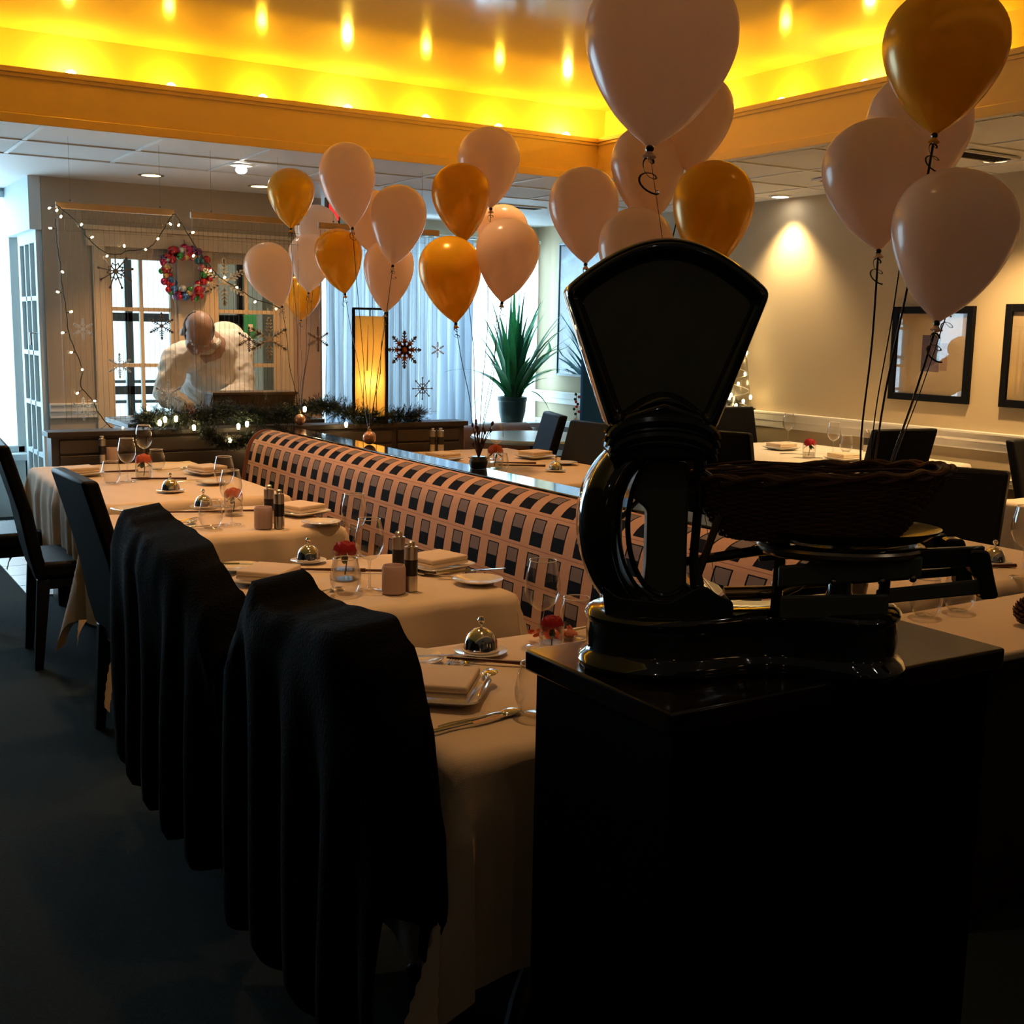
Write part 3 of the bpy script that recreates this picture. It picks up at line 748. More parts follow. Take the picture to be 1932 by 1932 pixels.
FK = Proto(forkmesh, 'fork', 'forks'); KN = Proto(knifemesh, 'knife', 'table knives'); ST = Proto(sticks, 'chopstick', 'dark brown sticks across the tables')
ML = Proto(mill, 'pepper mill', 'pepper and salt mills'); PO = Proto(pot, 'candle pot', 'frosted candle pots')
VO = Proto(vase_with(m_petal), 'flower vase', 'small vases with coral flowers'); VR = Proto(vase_with(m_petalr), 'flower vase', 'small vases with red flowers')
def at(x, y, z=TZ): p = pz(x, y, z); return (p.x, p.y, z)
# --- nearest table (N1)
NP(at(832, 1312), R(50), 'thick folded ivory napkin on a plate at the nearest table')
SP((lambda p: (p[0]+.075, p[1]-.04, TZ+.022))(at(838, 1312)), R(52), 'silver spoon sticking out beyond the nearest napkin')
FK(at(838, 1268), R(46), 'fork above the nearest napkin, the one on the left')
FK(at(866, 1266), R(44), 'fork above the nearest napkin, the one on the right')
CL(at(907, 1232), 0, 'silver butter dome with a round knob on the nearest table', scale=1.12)
ST(at(948, 1253), R(-44), 'long dark stick lying right of the silver dome on the nearest table')
PL(at(775, 1250), 0, 'side plate beside the coat on the nearest table')
KN((lambda p: (p[0], p[1], TZ+.015))(at(785, 1254)), R(-22), 'knife resting on the side plate of the nearest table')
SP(at(905, 1360), R(5), 'shiny spoon at the front edge of the nearest table')
KN(at(890, 1368), R(7), 'knife lying beside the spoon at the front of the nearest table')
WG(at(1021, 1222), 0, 'tall wine glass left of the black scale on the nearest table', scale=1.02)
VR(at(1040, 1230), 0, 'vase of red petals half hidden behind the console corner', scale=.8)
TU(at(1086, 1205), 0, 'stemless glass touching the left side of the black scale', scale=.98)
TU(at(1012, 1350), 0, 'stemless glass half hidden behind the console edge')
SP(at(1100, 1190), R(10), 'small spoon tip beside the scale base on the nearest table')
for k in range(7):
    p = at(1015+k*11, 1222+(k % 3)*5); M = Matrix.Rotation(k, 4, 'Z')
pm = MB()
for k in range(40):
    a = random.uniform(0, 6.3); q = random.uniform(0, 1)**.5; p = (q*.065*math.cos(a), q*.035*math.sin(a), .004+.018*random.random())
    pm.ball((0, 0, 0), .010, 7, 1, 1, .25, Matrix.Translation(p) @ Euler((random.uniform(-1, 1), random.uniform(-1, 1), a)).to_matrix().to_4x4())
tag(pm.obj('petal_heap', m_petal, None, loc=at(1045, 1205)), 'low heap of coral petals at the foot of the glasses by the scale', 'petals', kind='stuff')
# --- second table (N2)
CL(at(582, 1060), 0, 'silver butter dome on the second table, right of the napkin', scale=1.02)
NP(at(508, 1098), R(45), 'folded napkin on a plate behind the coats on the second table')
PL(at(452, 1076), 0, 'side plate above the big coat on the second table')
KN((lambda p: (p[0], p[1], TZ+.015))(at(452, 1076)), R(-30), 'knife across the side plate above the big coat')
VR(at(652, 1092), 0, 'red flower vase behind the stemless glass on the second table', scale=1.05)
TU(at(652, 1122), 0, 'stemless glass in front of the red flower vase', scale=1.0)
WG(at(697, 1114), 0, 'wine glass left of the candle pot on the second table')
WG(at(668, 1050), 0, 'farther wine glass behind the red flower of the second table')
PO(at(743, 1118), 0, 'frosted candle pot on the second table')
ML(at(752, 1092), 0, 'left steel and dark mill behind the candle pot of the second table')
ML(at(775, 1114), 0, 'right steel and dark mill beside the candle pot of the second table')
NP(at(822, 1072), R(14), 'folded napkin near the banquette on the second table')
PL(at(902, 1100), 0, 'side plate near the banquette on the second table')
KN((lambda p: (p[0], p[1], TZ+.015))(at(888, 1088)), R(-10), 'knife on the side plate near the banquette')
FK(at(826, 1088), R(120), 'fork between napkin and side plate near the banquette')
ST(at(610, 1078), R(-32), 'dark stick left of the red flower vase')
ST(at(712, 1080), R(-32), 'dark stick behind the candle pot of the second table')
SP(at(600, 1122), R(20), 'spoon below the stemless glass at the coat hood')
KN(at(520, 1130), R(10), 'knife tip between the two coats')
# --- third table (N3)
CL(at(384, 958), 0, 'silver butter dome on the third table')
TU(at(398, 997), 0, 'stemless glass on the third table above the coat')
WG(at(437, 990), 0, 'nearer wine glass on the third table')
WG(at(424, 955), 0, 'farther wine glass between the third and the corner table')
VO(at(441, 972), 0, 'coral flower vase behind the wine glass of the third table')
PO(at(497, 996), 0, 'frosted candle pot on the third table')
ML(at(508, 985), 0, 'left mill behind the candle pot of the third table')
ML(at(527, 996), 0, 'right mill beside the candle pot of the third table')
NP(at(566, 970), R(-70), 'folded napkin on the third table near the banquette')
PL(at(606, 990), 0, 'side plate on the third table near the banquette')
FK(at(345, 985), R(40), 'fork beside the big coat on the third table')
SP(at(335, 992), R(30), 'spoon beside the big coat on the third table')
KN(at(368, 996), R(5), 'knife left of the stemless glass on the third table')
ST(at(375, 968), R(-20), 'dark stick below the butter dome of the third table')
ST(at(465, 966), R(-20), 'dark stick beside the candle pot of the third table')
PL(at(245, 965), 0, 'side plate left of the big coat on the third table')
# --- corner table (N4)
VO(at(272, 903), 0, 'coral rose vase on the corner table', scale=1.1)
WG(at(241, 909), 0, 'left wine glass beside the coral rose of the corner table')
WG(at(273, 880), 0, 'farther wine glass behind the coral rose of the corner table', scale=1.05)
TU(at(296, 886), 0, 'stemless glass right of the coral rose of the corner table')
TU(at(210, 912), 0, 'stemless glass near the bare chair on the corner table')
ML(at(194, 873), 0, 'dark mill at the back of the corner table')
PO(at(212, 872), 0, 'candle pot beside the mill at the back of the corner table')
CL(at(322, 928), 0, 'silver butter dome in the middle of the corner table', scale=1.1)
NP(at(392, 894), R(-75), 'folded napkin at the right end of the corner table')
NP(at(150, 897), R(10), 'folded napkin behind the bare chair on the corner table')
ST(at(210, 892), R(-5), 'dark stick left of the coral rose vase')
ST(at(300, 905), R(-25), 'dark stick right of the coral rose vase')
SP(at(325, 887), R(20), 'spoon right of the coral rose on the corner table')
FK(at(372, 908), R(0), 'fork in front of the napkin of the corner table')
PL(at(400, 913), 0, 'side plate in front of the napkin of the corner table')
# --- table beyond the ledge (RA)
VO(at(934, 884), 0, 'coral flower vase on the table beyond the ledge', scale=1.2)
WG(at(936, 866), 0, 'wine glass behind the coral flower beyond the ledge')
TU(at(944, 893), 0, 'stemless glass beside the coral flower beyond the ledge')
ML(at(816, 852), 0, 'dark mill on the table beyond the ledge')
ML(at(831, 852), 0, 'pale mill on the table beyond the ledge', scale=(1.1, 1.1, 1))
NP(at(836, 868), R(-75), 'napkin left of the coral flower beyond the ledge')
NP(at(1010, 864), R(10), 'napkin beside the dark chairs beyond the ledge')
CL(at(1048, 889), 0, 'silver butter dome on the table beyond the ledge')
PL(at(1065, 876), 0, 'side plate behind the butter dome beyond the ledge')
ST(at(968, 875), R(-32), 'dark stick right of the coral flower beyond the ledge')
ST(at(985, 880), R(-30), 'second dark stick right of the coral flower beyond the ledge')
# --- wall table (RB)
WG(at(1486, 836), 0, 'left wine glass on the wall table')
WG(at(1571, 858), 0, 'right wine glass on the wall table')
VR(at(1526, 864), 0, 'red flower vase on the wall table', scale=1.1)
NP(at(1474, 848), R(0), 'napkin left of the red flower on the wall table')
NP(at(1592, 868), R(0), 'napkin right of the red flower on the wall table')
PL(at(1540, 878), 0, 'side plate in front of the red flower on the wall table')
FK(at(1500, 858), R(-40), 'fork behind the red flower on the wall table')
KN(at(1552, 866), R(-40), 'knife beside the red flower on the wall table')
TU(at(1596, 852), 0, 'stemless glass behind the dark chair of the wall table')
ML(at(1634, 852), 0, 'mill peeking over the dark chair of the wall table')
# --- tables C and D
CL(at(1875, 1064), 0, 'silver butter dome on the table behind the scale', scale=1.05)
WG(at(1929, 1090), 0, 'wine glass cut by the right edge of the picture', scale=1.1)
ST(at(1850, 1072), R(-20), 'dark stick left of the butter dome behind the scale')
KN(at(1775, 1078), R(20), 'knife seen through the scale frame')
TU(at(1745, 1162), 0, 'left stemless glass under the scale frame')
TU(at(1808, 1153), 0, 'right stemless glass under the scale frame')
t = thing('pine_cone', 'dark pine cone ornament at the right edge of the picture', 'pine cone', at(1932, 1178))
for k in range(60):
    a = k*2.4; q = k/60; r0 = .024*math.sin(PI*(.12+.8*q)); M = Matrix.Translation((r0*math.cos(a), r0*math.sin(a), .005+.06*q)) @ Matrix.Rotation(a, 4, 'Z') @ Matrix.Rotation(R(-25-40*q), 4, 'Y')
    MB().ball((0, 0, 0), .012, 6, 1, .7, .3, M).obj('scale', m_stick, t)

# ================================================================== BALLOONS
m_bw = mat('pearl_white_balloon', (.97, .78, .64), .22, trans=.52, var=.02, vscale=3, coat=.3)
m_bg = mat('metallic_gold_balloon', (.97, .58, .035), .24, .15, trans=.48, var=.02, vscale=3, coat=.3)
m_rib = mat('black_ribbon', (.008, .008, .010), .25)
bprof = [(p.x, p.z) for p in spline([(.008, 0, -.205), (.016, 0, -.196), (.038, 0, -.176), (.070, 0, -.140), (.101, 0, -.090), (.122, 0, -.042), (.133, 0, .0), (.135, 0, .035), (.128, 0, .075), (.108, 0, .112), (.076, 0, .140), (.036, 0, .157), (.0, 0, .161)], 4)]
bmw = MB().lathe(bprof, 48).mesh('balloon_white', m_bw, 80); bmg = MB().lathe(bprof, 48).mesh('balloon_gold', m_bg, 80)
knot = MB().lathe([(.004, .004), (.006, -.004), (.004, -.010), (.008, -.016), (.013, -.022), (.010, -.024), (.0, -.020)], 12).mesh('knot', m_bw, 60)
knotg = knot.copy(); knotg.materials[0] = m_bg
def balloon(cx, cy, w, kx, ky, gold, target, label, group, D=.27, curl=0, back=0, rib=.0016):
    d = FPX*D/w; D *= 1+back/d; rr_ = ray(cx, cy); c = EYE+rr_*((d+back)/rr_.dot(FW))
    rk = ray(kx, ky); kk = EYE+rk*((c-EYE).dot(FW)/rk.dot(FW))
    ax = (c-kk).normalized(); L = (c-kk).length
    s = D/.27; sz = max(.85, min(1.18, L/(.213*s)))
    o = bpy.data.objects.new('balloon', bmg if gold else bmw); COL.objects.link(o)
    q = Vector((0, 0, 1)).rotation_difference(ax)
    M = Matrix.Translation(c) @ q.to_matrix().to_4x4() @ Matrix.Diagonal((s, s, s*sz, 1)); o.matrix_world = M
    Mi = M.inverted()
    k = bpy.data.objects.new('knot', knotg if gold else knot); COL.objects.link(k); k.parent = o; k.location = (0, 0, -.205)
    tip = M @ Vector((0, 0, -.215)); tg = Vector(target)
    mid = (tip+tg)/2+Vector((0, 0, -.02))+(tip-tg).cross(Vector((0, 0, 1))).normalized()*.01
    pts = [Mi @ p for p in spline([tip, tip+(tg-tip)*.25+Vector((0, 0, -.006)), mid, tip+(tg-tip)*.75, tg], 6)]
    rb_ = MB().tube(pts, rib, 6).obj('ribbon', m_rib, o)
    # tied curl of ribbon under the knot
    rnd = random.Random(int(cx*7+cy)); cp = []
    turns = 2+curl; a0 = rnd.uniform(0, 6)
    for i in range(40):
        t = i/39; a = a0+t*turns*2*PI; rad = .006+.014*t*(1+.5*curl); cp.append(tip+Vector((math.cos(a)*rad, math.sin(a)*rad*.6, -.004-.05*t*(1+curl*.6)+.012*math.sin(a))))
    MB().tube([Mi @ p for p in cp], .0016+.0008*curl, 6, flat=.35).ball(tuple(Mi @ (tip+Vector((0, 0, .004)))), .008, 8).obj('ribbon_curl', m_rib, rb_)
    return tag(o, label, 'balloon', group)
Ga, Gb, Gc, Gd, Ge = [tuple(v) for v in (pz(566, 790, .965), pz(697, 822, .97), pz(903, 868, .96), (2.46, 3.30, .95), (2.64, 2.34, .80))]
BG = ['balloons over the garland', 'balloons over the middle of the ledge', 'balloons behind the scale', 'balloons at the right']
balloon(549, 368, 88, 549, 433, 1, Ga, 'small gold balloon highest above the hanging wreath panels', BG[0])
balloon(656, 340, 105, 665, 432, 0, Gb, 'white balloon highest of the left bunch', BG[0])
balloon(509, 512, 90, 532, 580, 0, Ga, 'translucent white balloon lowest at the far left of the bunch', BG[0])
balloon(586, 490, 84, 582, 554, 0, Ga, 'white balloon between the low white one and the gold one', BG[0])
balloon(597, 436, 82, 595, 500, 0, Ga, 'white balloon behind the highest small gold one', BG[0])
balloon(640, 486, 90, 651, 556, 1, Gb, 'gold balloon in the middle of the left bunch', BG[0])
balloon(570, 556, 74, 568, 598, 1, Ga, 'gold balloon lowest in the left bunch, above the ribbon knot', BG[0])
balloon(751, 416, 105, 741, 503, 0, Gb, 'white balloon at the right side of the left bunch', BG[0])
balloon(700, 412, 92, 704, 482, 0, Gb, 'white balloon hidden between the two tallest white ones', BG[0])
balloon(733, 512, 95, 727, 592, 0, Gb, 'pinkish white balloon above the lit floor lamp', BG[0])
balloon(870, 374, 110, 877, 459, 1, Gc, 'upper gold balloon over the middle of the ledge', BG[1])
balloon(923, 308, 117, 926, 395, 0, Gc, 'highest white balloon over the middle of the ledge', BG[1], back=.55)
balloon(948, 440, 96, 948, 510, 0, Gc, 'white balloon mostly hidden behind its white neighbour at the window', BG[1])
balloon(850, 518, 118, 860, 612, 1, Gc, 'lower yellow-gold balloon before the striped curtain', BG[1])
balloon(957, 482, 120, 947, 573, 0, Gc, 'white balloon directly above the snake plant', BG[1])
balloon(1102, 396, 132, 1105, 500, 0, Gd, 'white balloon left of the scale top', BG[2])
balloon(1222, 320, 138, 1222, 430, 0, Gd, 'white balloon behind the big white one', BG[2])
balloon(1200, 478, 142, 1200, 590, 0, Gd, 'white balloon mostly hidden by the scale top', BG[2])
balloon(1246, 90, 290, 1228, 262, 0, (1.44, 1.60, 1.03), 'biggest white balloon, cut by the top of the picture', BG[2], curl=.5, rib=.0006)
balloon(1312, 222, 140, 1298, 328, 0, Gd, 'pale balloon behind the biggest white one at its right', BG[2], curl=.4, rib=.003)
balloon(1345, 398, 152, 1335, 520, 1, Gd, 'orange-gold balloon right behind the scale top', BG[2])
balloon(1782, 102, 230, 1763, 258, 1, Ge, 'dark gold balloon highest at the right', BG[3], curl=.5, rib=.003)
balloon(1732, 250, 195, 1712, 395, 0, Ge, 'pale balloon behind the dark gold one', BG[3], rib=.002)
balloon(1655, 335, 203, 1657, 476, 0, Ge, 'pale tan balloon left in the right-hand bunch', BG[3], curl=.4, rib=.003)
balloon(1797, 448, 228, 1767, 612, 0, Ge, 'brownish shaded balloon lowest at the right', BG[3], curl=.6, rib=.003)
balloon(1806, 440, 208, 1790, 580, 1, Ge, 'gold balloon showing only its rim behind the brownish one', BG[3])
m_orn = mat('rosy_mercury_glass', (.62, .34, .26), .22, .6, var=.3, vscale=30)
for loc, lab in ((Ga, 'round mercury glass ball weighting the ribbons at the garland end'), (Gb, 'round mercury glass ball weighting the ribbons in front of the lamp')):
    t = thing('balloon_weight', lab, 'ornament', (loc[0], loc[1], .926), 0, 'ball weights on the ledge')
    MB().ball((0, 0, .034), .034, 20).obj('ball', m_orn, t); MB().lathe([(.009, .066), (.009, .076), (0, .078)], 12).obj('cap', m_gold, t)
    MB().tube([(.006*math.cos(a*PI/6), 0, .082+.006*math.sin(a*PI/6)) for a in range(12)], .0012, 6, closed=True).obj('loop', m_gold, t)
def sprig(loc, lab, z=.926):
    t = thing('balloon_weight', lab, 'ornament', (loc[0], loc[1], z), 0, 'twig weights on the ledge')
    MB().lathe([(0, 0), (.035, 0), (.04, .03), (.03, .05), (0, .05)], 16).obj('pot', m_mill, t)
    rnd = random.Random(4)
    for k in range(22):
        a = rnd.uniform(0, 6.3); l = rnd.uniform(.05, .17); s = rnd.uniform(.1, .45)
        MB().tube([(0, 0, .04), (s*l*.5*math.cos(a), s*l*.5*math.sin(a), .04+l*.6), (s*l*math.cos(a), s*l*math.sin(a), .04+l)], [.002, .002, .001], 5).ball((s*l*math.cos(a), s*l*math.sin(a), .04+l), .006, 6, sz=1.6).obj('twig', m_stick, t)
    for k in range(10):
        a = k*.63; MB().tube([(0, 0, .03), (.045*math.cos(a), .045*math.sin(a), .045)], [.006, .001], 5).obj('leaf', m_green, t)
sprig(Gc, 'dark spiky twig pot holding ribbons in the middle of the ledge')
sprig(Gd, 'dark spiky twig pot on the ledge hidden behind the scale')
sprig(Ge, 'dark spiky twig pot on the table behind the basket', .756)

# ================================================================== CONSOLE
m_cons = mat('dark_mahogany_gloss', (.022, .009, .005), .16, var=.3, vscale=8, coat=.3)
m_consb = mat('near_black_wood', (.0035, .0025, .002), .6, var=.2, spec=.1)
t = thing('console_cabinet', 'dark glossy console carrying the antique scale in the foreground', 'cabinet', (1.598, 1.315, 0))
# top leaf: back corner (.98,1.53), front corner (.98,1.17)
MB().box(-.62, .085, -.15, .215, .965, 1.0).obj('top', m_cons, t, bevel=.005, seg=3)
MB().box(-.605, -.57, -.135, .20, .0, .965).obj('side_panel', m_consb, t, smooth=0)
MB().box(.035, .07, -.135, .20, .0, .965).obj('side_panel', m_consb, t, smooth=0)
MB().box(-.57, .035, .17, .20, .05, .965).obj('back_panel', m_consb, t, smooth=0)
MB().box(-.57, .035, -.12, .17, .30, .325).obj('shelf', m_consb, t, smooth=0)
MB().box(-.57, .035, -.12, .17, .04, .07).obj('bottom_shelf', m_consb, t, smooth=0)
MB().box(-.57, .035, -.14, -.115, .87, .965).obj('apron', m_consb, t, smooth=0)
for x in (-.56, .04): MB().box(x-.02, x+.02, -.13, -.10, 0, .05).obj('foot', m_consb, t, smooth=0)

# ================================================================== ANTIQUE COUNTER SCALE
SO = Vector((1.216, 1.298, 1.0)); SRZ = -YAW     # local x to the right, local y away from the camera
m_en = mat('black_enamel', (.016, .014, .009), .07, coat=1.0, var=.1)
m_face = mat('olive_black_back_panel', (.13, .13, .09), .45, var=.15)
m_nick = mat('tarnished_nickel', (.34, .27, .19), .25, 1, var=.15)
m_br = mat('old_brass_rail', (.55, .34, .15), .25, 1, var=.15)
sc = thing('antique_scale', 'black enamelled antique counter scale with a fan-shaped head', 'scale', SO, SRZ)
def arc(cx, cz, r, a0, a1, n): return [(cx+r*math.cos(R(a0+(a1-a0)*i/n)), cz+r*math.sin(R(a0+(a1-a0)*i/n))) for i in range(n+1)]
def rounded(pts, r=.012, n=4):
    out = []; k = len(pts)
    for i, p in enumerate(pts):
        p = Vector(p); a = Vector(pts[i-1]); b = Vector(pts[(i+1) % k])
        d1 = (a-p); d2 = (b-p); rr = min(r, d1.length*.45, d2.length*.45)
        s = p+d1.normalized()*rr; e = p+d2.normalized()*rr
        for j in range(n+1): t = j/n; out.append(tuple((1-t)**2*s+2*t*(1-t)*p+t*t*e))
    return out
CX = -.133
def fan(inset, top, bot, hw):   # fan outline: straight flaring sides, arched top, concave lower edge
    o = [(CX-hw[0], bot)]
    o = []
    nl = 10
    for i in range(nl+1):   # lower edge, left to right, arching upward
        u = i/nl; o.append((CX-hw[0]+2*hw[0]*u, bot+.032*math.sin(PI*u)))
    for i in range(17):     # top edge, right to left
        u = i/16; o.append((CX+hw[1]-2*hw[1]*u, top[0]+(top[1]-top[0])*math.sin(PI*u)**.9))
    return o
outer = rounded(fan(0, (.560, .634), .362, (.078, .147)), .014)
mid = rounded(fan(0, (.553, .620), .372, (.069, .137)), .010)
inner = rounded(fan(0, (.545, .603), .385, (.058, .121)), .010)
n = len(outer)
h = MB(); YF, YK = -.055, .055
rings = [(outer, YF+.016), ([((a[0]*.5+b[0]*.5), (a[1]*.5+b[1]*.5)) for a, b in zip(outer, mid)], YF+.002), (mid, YF), ([((a[0]*.6+b[0]*.4), (a[1]*.6+b[1]*.4)) for a, b in zip(mid, inner)], YF+.003), (inner, YF+.016)]
allr = [(outer, YK)]+rings
vs = []
for o, y in allr: vs += [(x, y, z) for x, z in o]
fs = [tuple(range(n-1, -1, -1))]
for b in range(len(allr)-1): fs += [(b*n+i, b*n+(i+1) % n, (b+1)*n+(i+1) % n, (b+1)*n+i) for i in range(n)]
h.add(vs, fs).obj('fan_housing', m_en, sc, smooth=50)
MB().prism(inner, YF+.0155, YF+.03).obj('dial_panel', m_face, sc, smooth=0)
MB().tube([(x, YF+.015, z) for x, z in [((a[0]*.15+b[0]*.85), (a[1]*.15+b[1]*.85)) for a, b in zip(mid, inner)]], .0022, 6, closed=True).obj('bead', m_en, sc)
MB().tube([(x*.985+CX*.015, YF+.004, z) for x, z in rounded(fan(0, (.5585, .629), .366, (.074, .1435)), .012)], .0022, 6, closed=True).obj('bead', m_en, sc)
# neck mouldings: stacked arches
for k, (z, w, r) in enumerate(((.362, .072, .011), (.350, .075, .008), (.341, .070, .010), (.331, .072, .008))):
    pts = [(CX+w*math.cos(R(180-i*12)), 0, z-.012+.026*math.sin(R(i*12))) for i in range(16)]
    for y in (-.062, .0): MB().tube([(p[0], y+.0*i, p[2]) for i, p in enumerate(pts)], r, 10).obj('neck_rib', m_en, sc)
MB().prism([(CX-.078, .318), (CX+.068, .318), (CX+.07, .345), (CX+.055, .385), (CX, .402), (CX-.055, .385), (CX-.075, .345)], -.06, .06).obj('neck', m_en, sc, bevel=.006)
# C-shaped body: thick swelling ring around an oval opening
def ringpt(a, rx, rz): return (CX+.005+rx*math.cos(a), .232+rz*math.sin(a))
cp = [(-.088, .338), (-.140, .336), (-.186, .312), (-.212, .270), (-.219, .222), (-.212, .168), (-.188, .120), (-.145, .093), (-.085, .092)]
cp = spline([(x, 0, z) for x, z in cp], 6)
rads = [.014+.022*math.sin(PI*min(1, i/(len(cp)-1)))**1.2 for i in range(len(cp))]
def csect(cp, rx, ry, n=20):
    vs = []; k = len(cp)
    for i, p in enumerate(cp):
        t = (cp[min(i+1, k-1)]-cp[max(i-1, 0)]).normalized(); nn = Vector((-t.z, 0, t.x))
        for j in range(n):
            a = 2*PI*j/n; ca, sa = math.cos(a), math.sin(a)
            ridge = 1+.05*math.cos(5*a)
            vs.append(p+nn*ca*rx[i]*ridge+Vector((0, 1, 0))*sa*ry[i]*ridge)
    fs = [(i*n+j, i*n+(j+1) % n, (i+1)*n+(j+1) % n, (i+1)*n+j) for i in range(k-1) for j in range(n)]
    return vs, fs+[tuple(range(n))[::-1], tuple((k-1)*n+j for j in range(n))]
vs, fs = csect(cp, [r*.95 for r in rads], [r*1.9 for r in rads], 28)
MB().add(vs, fs).obj('body_ring', m_en, sc, smooth=60)
for s, rr_ in ((0, .004), (1, .003), (2, .003)):     # raised beads following the oval opening
    o = [(CX+.012+(.058+.013*s)*math.cos(R(a)), -.040-.004*(2-s) if s < 2 else -.048, .226+(.108+.010*s)*math.sin(R(a))) for a in range(60, 301, 8)]
    MB().tube(o, rr_, 8).obj('bead', m_en, sc)
MB().tube([(-.085, -.03, .342), (-.0745, -.03, .320), (-.074, -.03, .26), (-.078, -.03, .17), (-.070, -.03, .125)], [.010, .010, .007, .007, .012], 10).obj('front_pillar', m_en, sc)
# inner mechanism column seen through the opening
MB().prism(rounded([(-.150, .10), (-.084, .10), (-.086, .20), (-.086, .31), (-.150, .322), (-.176, .262), (-.147, .240), (-.146, .16)][::1], .008), -.015, .03).obj('mechanism_column', m_face, sc, bevel=.004)
MB().tube([(-.185, 0, .225), (-.14, 0, .275)], .004, 6).obj('linkage', m_nick, sc)
# foot flare and toe
MB().prism(rounded([(-.208, .085), (-.020, .085), (-.020, .112), (-.045, .122), (-.062, .135), (-.078, .130), (-.115, .108), (-.19, .115), (-.215, .135)], .008), -.055, .055).obj('body_foot', m_en, sc, bevel=.008, seg=3)
# waisted plinth: two lobes
def plinth(z, grow):
    out = []
    for i in range(96):
        u = i/96*2*PI; x = .2385*math.cos(u); base = .062*(1-abs(math.cos(u))**7)**.5
        waist = 1-.42*math.exp(-((x-.035)/.075)**2)+.22*math.exp(-((x+.13)/.07)**2)+.22*math.exp(-((x-.175)/.05)**2)
        y = math.copysign(base*waist*1.25, math.sin(u)); out.append(((x*(1+grow*4)), y*(1+grow*12), z))
    return out
levels = [(0, .002), (.004, .008), (.012, .0105), (.020, .006), (.025, -.001), (.033, -.0045), (.052, -.003), (.070, -.006), (.076, -.001), (.082, .0005), (.088, -.004), (.092, -.012)]
vs = []
for z, g in levels: vs += plinth(z, g)
vs = [(x+.003, y, z+(0.010*max(0, (x-.02)/.2) if z > .06 else 0)) for x, y, z in vs]
fs = [tuple(range(95, -1, -1)), tuple((len(levels)-1)*96+i for i in range(96))]
for b in range(len(levels)-1): fs += [(b*96+i, b*96+(i+1) % 96, (b+1)*96+(i+1) % 96, (b+1)*96+i) for i in range(96)]
MB().add(vs, fs).obj('plinth', m_en, sc, smooth=45)
# rails, levers and tray support
MB().tube([(-.030, -.03, .268), (-.052, -.03, .205), (-.072, -.03, .140)], [.007, .006, .006], 10).obj('diagonal_rod', m_br, sc)
MB().tube([(-.075, -.03, .300), (-.05, -.03, .285), (-.022, -.03, .262)], [.008, .008, .010], 10).obj('rod_bracket', m_en, sc)
MB().tube([(-.025, 0, .112), (.06, 0, .116), (.085, 0, .126), (.100, 0, .140)], [.011, .010, .008, .006], 12).obj('brass_tube', m_br, sc)
MB().tube([(-.085, .0, .160), (.02, .0, .178), (.07, .0, .186)], [.007, .008, .010], 8).obj('lever', m_en, sc)
rp = [(.148+.118*math.cos(R(a)), .0+.085*math.sin(R(a)), .186) for a in range(0, 360, 10)]
MB().tube(rp, .0085, 10, closed=True).obj('support_ring', m_nick, sc)
def bar(nm, a, b, hgt, th, m=m_en):
    a = Vector(a); b = Vector(b); d = (b-a); d.z = 0; nrm = Vector((-d.y, d.x, 0)).normalized()*th/2; hz = Vector((0, 0, hgt/2))
    vs = [a-nrm-hz, b-nrm-hz, b+nrm-hz, a+nrm-hz, a-nrm+hz, b-nrm+hz, b+nrm+hz, a+nrm+hz]
    MB().add(vs, [(0, 3, 2, 1), (4, 5, 6, 7), (0, 1, 5, 4), (1, 2, 6, 5), (2, 3, 7, 6), (3, 0, 4, 7)]).obj(nm, m, sc, bevel=.003)
bar('upper_frame_bar', (.042, -.06, .152), (.250, -.06, .170), .032, .010, m_face)
bar('upper_frame_bar', (.040, .07, .160), (.330, .07, .188), .022, .010)
bar('upper_frame_bar', (.20, -.045, .176), (.345, -.045, .186), .030, .012)
bar('lower_frame_bar', (.046, -.06, .106), (.205, -.06, .112), .034, .010, m_face)
bar('lower_frame_bar', (.19, -.05, .122), (.352, -.05, .142), .022, .010, m_face)
bar('lower_frame_bar', (.060, .06, .112), (.340, .06, .140), .014, .010)
for x, z in ((.043, .13), (.13, .13), (.20, .14)): MB().tube([(x, -.05, z-.035), (x+.003, -.05, z+.045)], .0085, 8).obj('post', m_en, sc)
MB().prism(rounded([(.318, .196), (.348, .196), (.360, .150), (.368, .125), (.340, .122), (.338, .150), (.322, .166)], .008), -.06, -.035).obj('end_bracket', m_en, sc, bevel=.003)
MB().prism(rounded([(.318, .196), (.348, .196), (.360, .150), (.368, .125), (.340, .122), (.338, .150), (.322, .166)], .008), .035, .06).obj('end_bracket', m_en, sc, bevel=.003)
MB().lathe([(0, .085), (.03, .085), (.026, .10), (.018, .12), (.018, .175), (0, .175)], 20, (.150, 0, 0)).obj('tray_post', m_en, sc)
for x, y, z in ((.19, -.07, .15), (.235, -.07, .155), (.12, -.07, .148)): MB().ball((x, y, z), .006, 10).obj('screw', m_nick, sc)
# greenish glass tray plate lies on the ring
t = thing('scale_tray', 'dull green oval plate resting on the scale ring under the basket', 'tray', SO, SRZ)
MB().lathe([(0, .1945), (.09, .1945), (.125, .204), (.142, .216), (.145, .219), (.138, .2145), (.09, .199), (0, .199)], 48, M=Matrix.Translation((.150, 0, 0)) @ Matrix.Diagonal((1, .68, 1, 1))).obj('plate', mat('dull_green_glaze', (.085, .085, .045), .25, var=.1), t)

